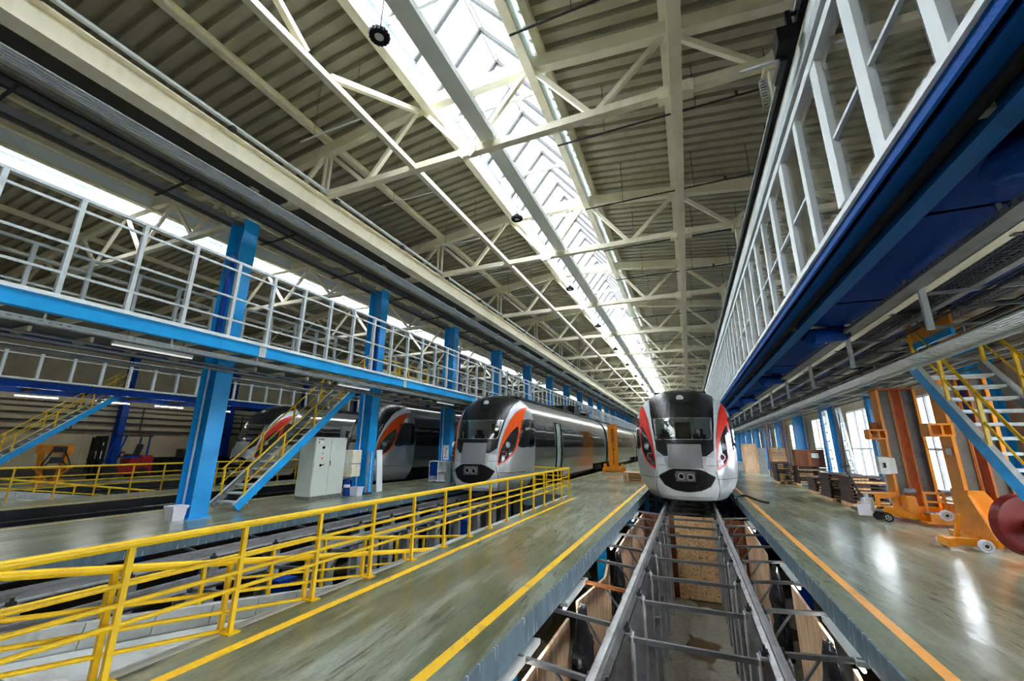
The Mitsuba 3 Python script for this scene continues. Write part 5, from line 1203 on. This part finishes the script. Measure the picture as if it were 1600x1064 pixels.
mesh('arm', cat([mbar((-.6, -.36, .14), (.05, -.45, .14), .1, .12), mbar((-.42, -.2, .1), (-.28, -.2, .6), .06, .06), mbar((-.6, -.5, .12), (-.6, -.15, .12), .12, .14)]), 'm_orange', k)
wheel(k, -.17, -.55, .11, .105, .06, 'm_binwhite', 'm_dark'); wheel(k, -.56, -.08, .09, .09, .05, 'm_binwhite', 'm_dark'); wheel(k, -.38, -.0, .52, .1, .05, 'm_binwhite', 'm_dark')
box('nameplate', (-.035, .1, 1.65), (-.03, .3, 1.77), 'm_binwhite', k)
tube('hose', (.36, .1, 2.0), (.36, .1, 3.1), .03, 'm_navy', k)
BASE[0] = None
k = portal_jack(6.0, 8.6, 'orange lifting jack at the right frame edge behind the stairs', 3.2, box_=False); BASE[0] = None

# wheelset
k = thing('wheelset', 'dark red railway wheelset on a black stand at the right edge', 'wheelset')
c = np.array([4.88, 9.75, .58]); ax = np.array([-.25, .97, 0.0]); ax /= np.linalg.norm(ax)
prof = [(0.0, -.10), (.07, -.10), (.09, -.03), (.14, .0), (.36, .05), (.45, .02), (.52, .0), (.53, -.03), (.56, -.035), (.565, -.05), (.565, .0), (.53, .1), (.44, .11), (.36, .09), (.12, .1), (0.0, .1)]
m = trimesh.creation.revolve(np.array(prof) * .84, sections=64); m.apply_transform(trimesh.geometry.align_vectors([0, 0, 1], -ax)); m.apply_translation(c); mesh('wheel_disc', m, 'm_redbrown', k, smooth=35)
tube('axle', c, c - ax * 1.45, .085, 'm_dark', k, kind='disc'); tube('axle_seat', c - ax * .1, c - ax * .2, .11, 'm_redbrown', k, kind='disc')
tube('axle_end', c, c + ax * .22, .07, 'm_dark', k, kind='disc')
m2 = m.copy(); m2.apply_translation(-ax * 1.44); mesh('wheel_disc', m2, 'm_redbrown', k, smooth=35)
k = thing('wheel_stand', 'black steel stand under the red wheelset', 'stand')
mesh('beam', cat([mbar(c + [-.15, -.25, -.44], c + [1.2, -.55, -.44], .25, .18)]), 'm_black', k); mesh('chock', mbar(c + [.1, -.5, -.38], c + [.5, -.6, -.38], .12, .22), 'm_black', k)
# pallet truck
k = thing('pallet_truck', 'hand pallet truck with white steering guard and dark handle beside the farther lifting jack', 'pallet truck')
bar('handle', (4.15, 14.15, .3), (3.98, 14.7, 1.25), .04, .04, 'm_dark', k); bar('grip', (3.88, 14.7, 1.25), (4.1, 14.72, 1.28), .03, .05, 'm_dark', k)
box('guard', (3.92, 14.0, .08), (4.18, 14.06, .36), 'm_binwhite', k); mesh('pump', cat([mbox((4.1, 14.1, .2), (4.3, 14.35, .5)), mtube((4.2, 14.22, .5), (4.2, 14.22, .62), .05)]), 'm_galv', k)
for s in (0, .4): bar('fork', (4.15 + s, 14.3, .12), (4.25 + s, 15.5, .1), .15, .06, 'm_dark', k)
wheel(k, 4.3, 13.98, .1, .1, .05, 'm_rubber', 'm_dark')

# stacks of dark boards on pallets, wooden crates
def stack(x, y, w_, d, n, label, h=.095, pale=3, skew=.03, pallet=True):
    k = thing('board_stack', label, 'board stack')
    z = 0
    if pallet:
        for dx in (0, .5, 1): box('skid', (x + dx * (w_ - .1), y, 0), (x + dx * (w_ - .1) + .1, y + d, .09), 'm_plank', k)
        for i in range(5): box('pallet_slat', (x, y + i * (d - .1) / 4, .09), (x + w_, y + i * (d - .1) / 4 + .1, .11), 'm_plank', k)
        z = .11
    for i in range(n):
        o = rng.uniform(-skew, skew, 2)
        box('board', (x + o[0], y + o[1], z), (x + w_ + o[0], y + d + o[1], z + .035), 'm_plydark', k)
        box('spacer', (x + .1 + o[0], y + .02, z + .035), (x + w_ * (.5 if i % pale else .9), y + .14, z + h), 'm_plank' if (i % pale == 0 or rng.random() < .3) else 'm_plydark', k)
        box('spacer', (x + w_ * .3 + o[0], y + d - .14, z + .035), (x + w_ * .8, y + d - .02, z + h), 'm_plydark', k)
        box('side_rail', (x + o[0], y + .05, z + .035), (x + .05 + o[0], y + d - .05, z + h), 'm_plydark', k)
        z += h
    box('board', (x, y, z), (x + w_, y + d, z + .035), 'm_plydark', k)
    return k, z + .035
stack(4.5, 16.4, 1.0, 1.2, 8, 'tall stack of dark boards left of the farther lifting jack, nearest stack')
stack(4.35, 17.9, .95, 1.2, 8, 'tall stack of dark shuttering boards, second from the lifting jack')
stack(4.45, 20.3, 1.3, 1.2, 5, 'low stack of boards on a pale pallet in the middle of the row')
k_, zt = stack(4.75, 24.6, 1.3, 1.0, 8, 'stack of dark boards under the brown wooden box')
stack(4.0, 25.4, .7, 1.2, 9, 'stack of very dark boards left of the brown wooden box')
k = thing('wooden_box', 'brown wooden box with a grey label on top of the dark board stack', 'box')
box('side', (4.8, 24.7, zt), (5.98, 25.4, zt + .75), 'm_plyred', k); box('lid', (4.78, 24.68, zt + .75), (6.0, 25.42, zt + .78), 'm_plyred', k); box('label', (5.45, 24.68, zt + .4), (5.75, 24.7, zt + .62), 'm_duct', k); box('panel_strip', (5.3, 24.685, zt + .02), (5.42, 24.7, zt + .73), 'm_rust', k)
k = thing('wire_rack', 'rusty wire mesh rack by the window wall beyond the board stacks', 'rack')
for x in (4.6, 5.5):
    for y in (30.3, 31.2): bar('upright', (x, y, 0), (x, y, 3.3), .06, .06, 'm_rust', k)
mesh('wire_mesh', cat([mbox((x, 30.3, 1.3), (x + .012, 30.31, 3.2)) for x in np.linspace(4.6, 5.5, 8)] + [mbox((4.6, 30.3, z), (5.5, 30.31, z + .012)) for z in np.linspace(1.3, 3.2, 12)]), 'm_dark', k, stuff=True)
k = thing('plank_bundle', 'pale planks stacked inside the rusty wire rack', 'planks')
for i in range(6): box('plank', (4.65, 30.4, .95 + .14 * i), (5.45, 31.1, 1.07 + .14 * i), 'm_plank', k)
box('bearer', (4.65, 30.4, 0), (5.45, 31.1, .93), 'm_plydark', k)
k = thing('wooden_crate', 'tall brown plywood crate standing beyond the wire rack', 'crate')
box('side', (3.7, 36.0, 0), (4.6, 37.2, 2.0), 'm_ply', k); box('lid', (3.66, 35.96, 2.0), (4.64, 37.24, 2.04), 'm_plank', k); box('corner_batten', (3.68, 35.97, 0), (3.76, 36.0, 2.0), 'm_plank', k); box('corner_batten', (4.52, 35.97, 0), (4.6, 36.0, 2.0), 'm_plank', k)
k = thing('grey_panel', 'grey green panel with striped edge leaning beside the tall crate', 'panel')
box('sheet', (4.35, 33.8, .02), (4.85, 33.86, 1.75), 'm_grey', k)
for i in range(8): box('stripe', (4.33, 33.79, .1 + .2 * i), (4.36, 33.8, .2 + .2 * i), 'm_yellow', k)
# white lattice frames leaning at the window
def lattice(x, y, dx, dy, label, h=3.4):
    k = thing('lattice_frame', label, 'lattice frame')
    p0, p1 = np.array([x, y, .02]), np.array([x + dx, y + dy, h])
    off = np.array([0, .42, 0])
    for o in (0, 1): bar('chord', p0 + off * o, p1 + off * o, .09, .05, 'm_white', k)
    for i in range(9):
        a, b = i / 9, (i + 1) / 9
        bar('lacing', p0 + (p1 - p0) * a + off * (i % 2), p0 + (p1 - p0) * b + off * ((i + 1) % 2), .04, .03, 'm_white', k); bar('rung', p0 + (p1 - p0) * (a + .05) , p0 + (p1 - p0) * (a + .05) + off, .04, .05, 'm_white', k)
lattice(5.75, 22.3, .0, .1, 'upright white lattice frame in front of the window between two blue columns')
lattice(5.7, 19.6, .2, 1.5, 'slanting white lattice frame leaning at the window left of the farther lifting jack')
tl = thing('metal_bar', 'thin dark bar leaning at the window in front of the white lattice frames', 'bar'); tube('shaft', (5.3, 19.4, .02), (5.9, 21.3, 3.2), .02, 'm_dark', tl); tube('tip', (5.9, 21.3, 3.2), (5.92, 21.36, 3.3), .03, 'm_dark', tl)
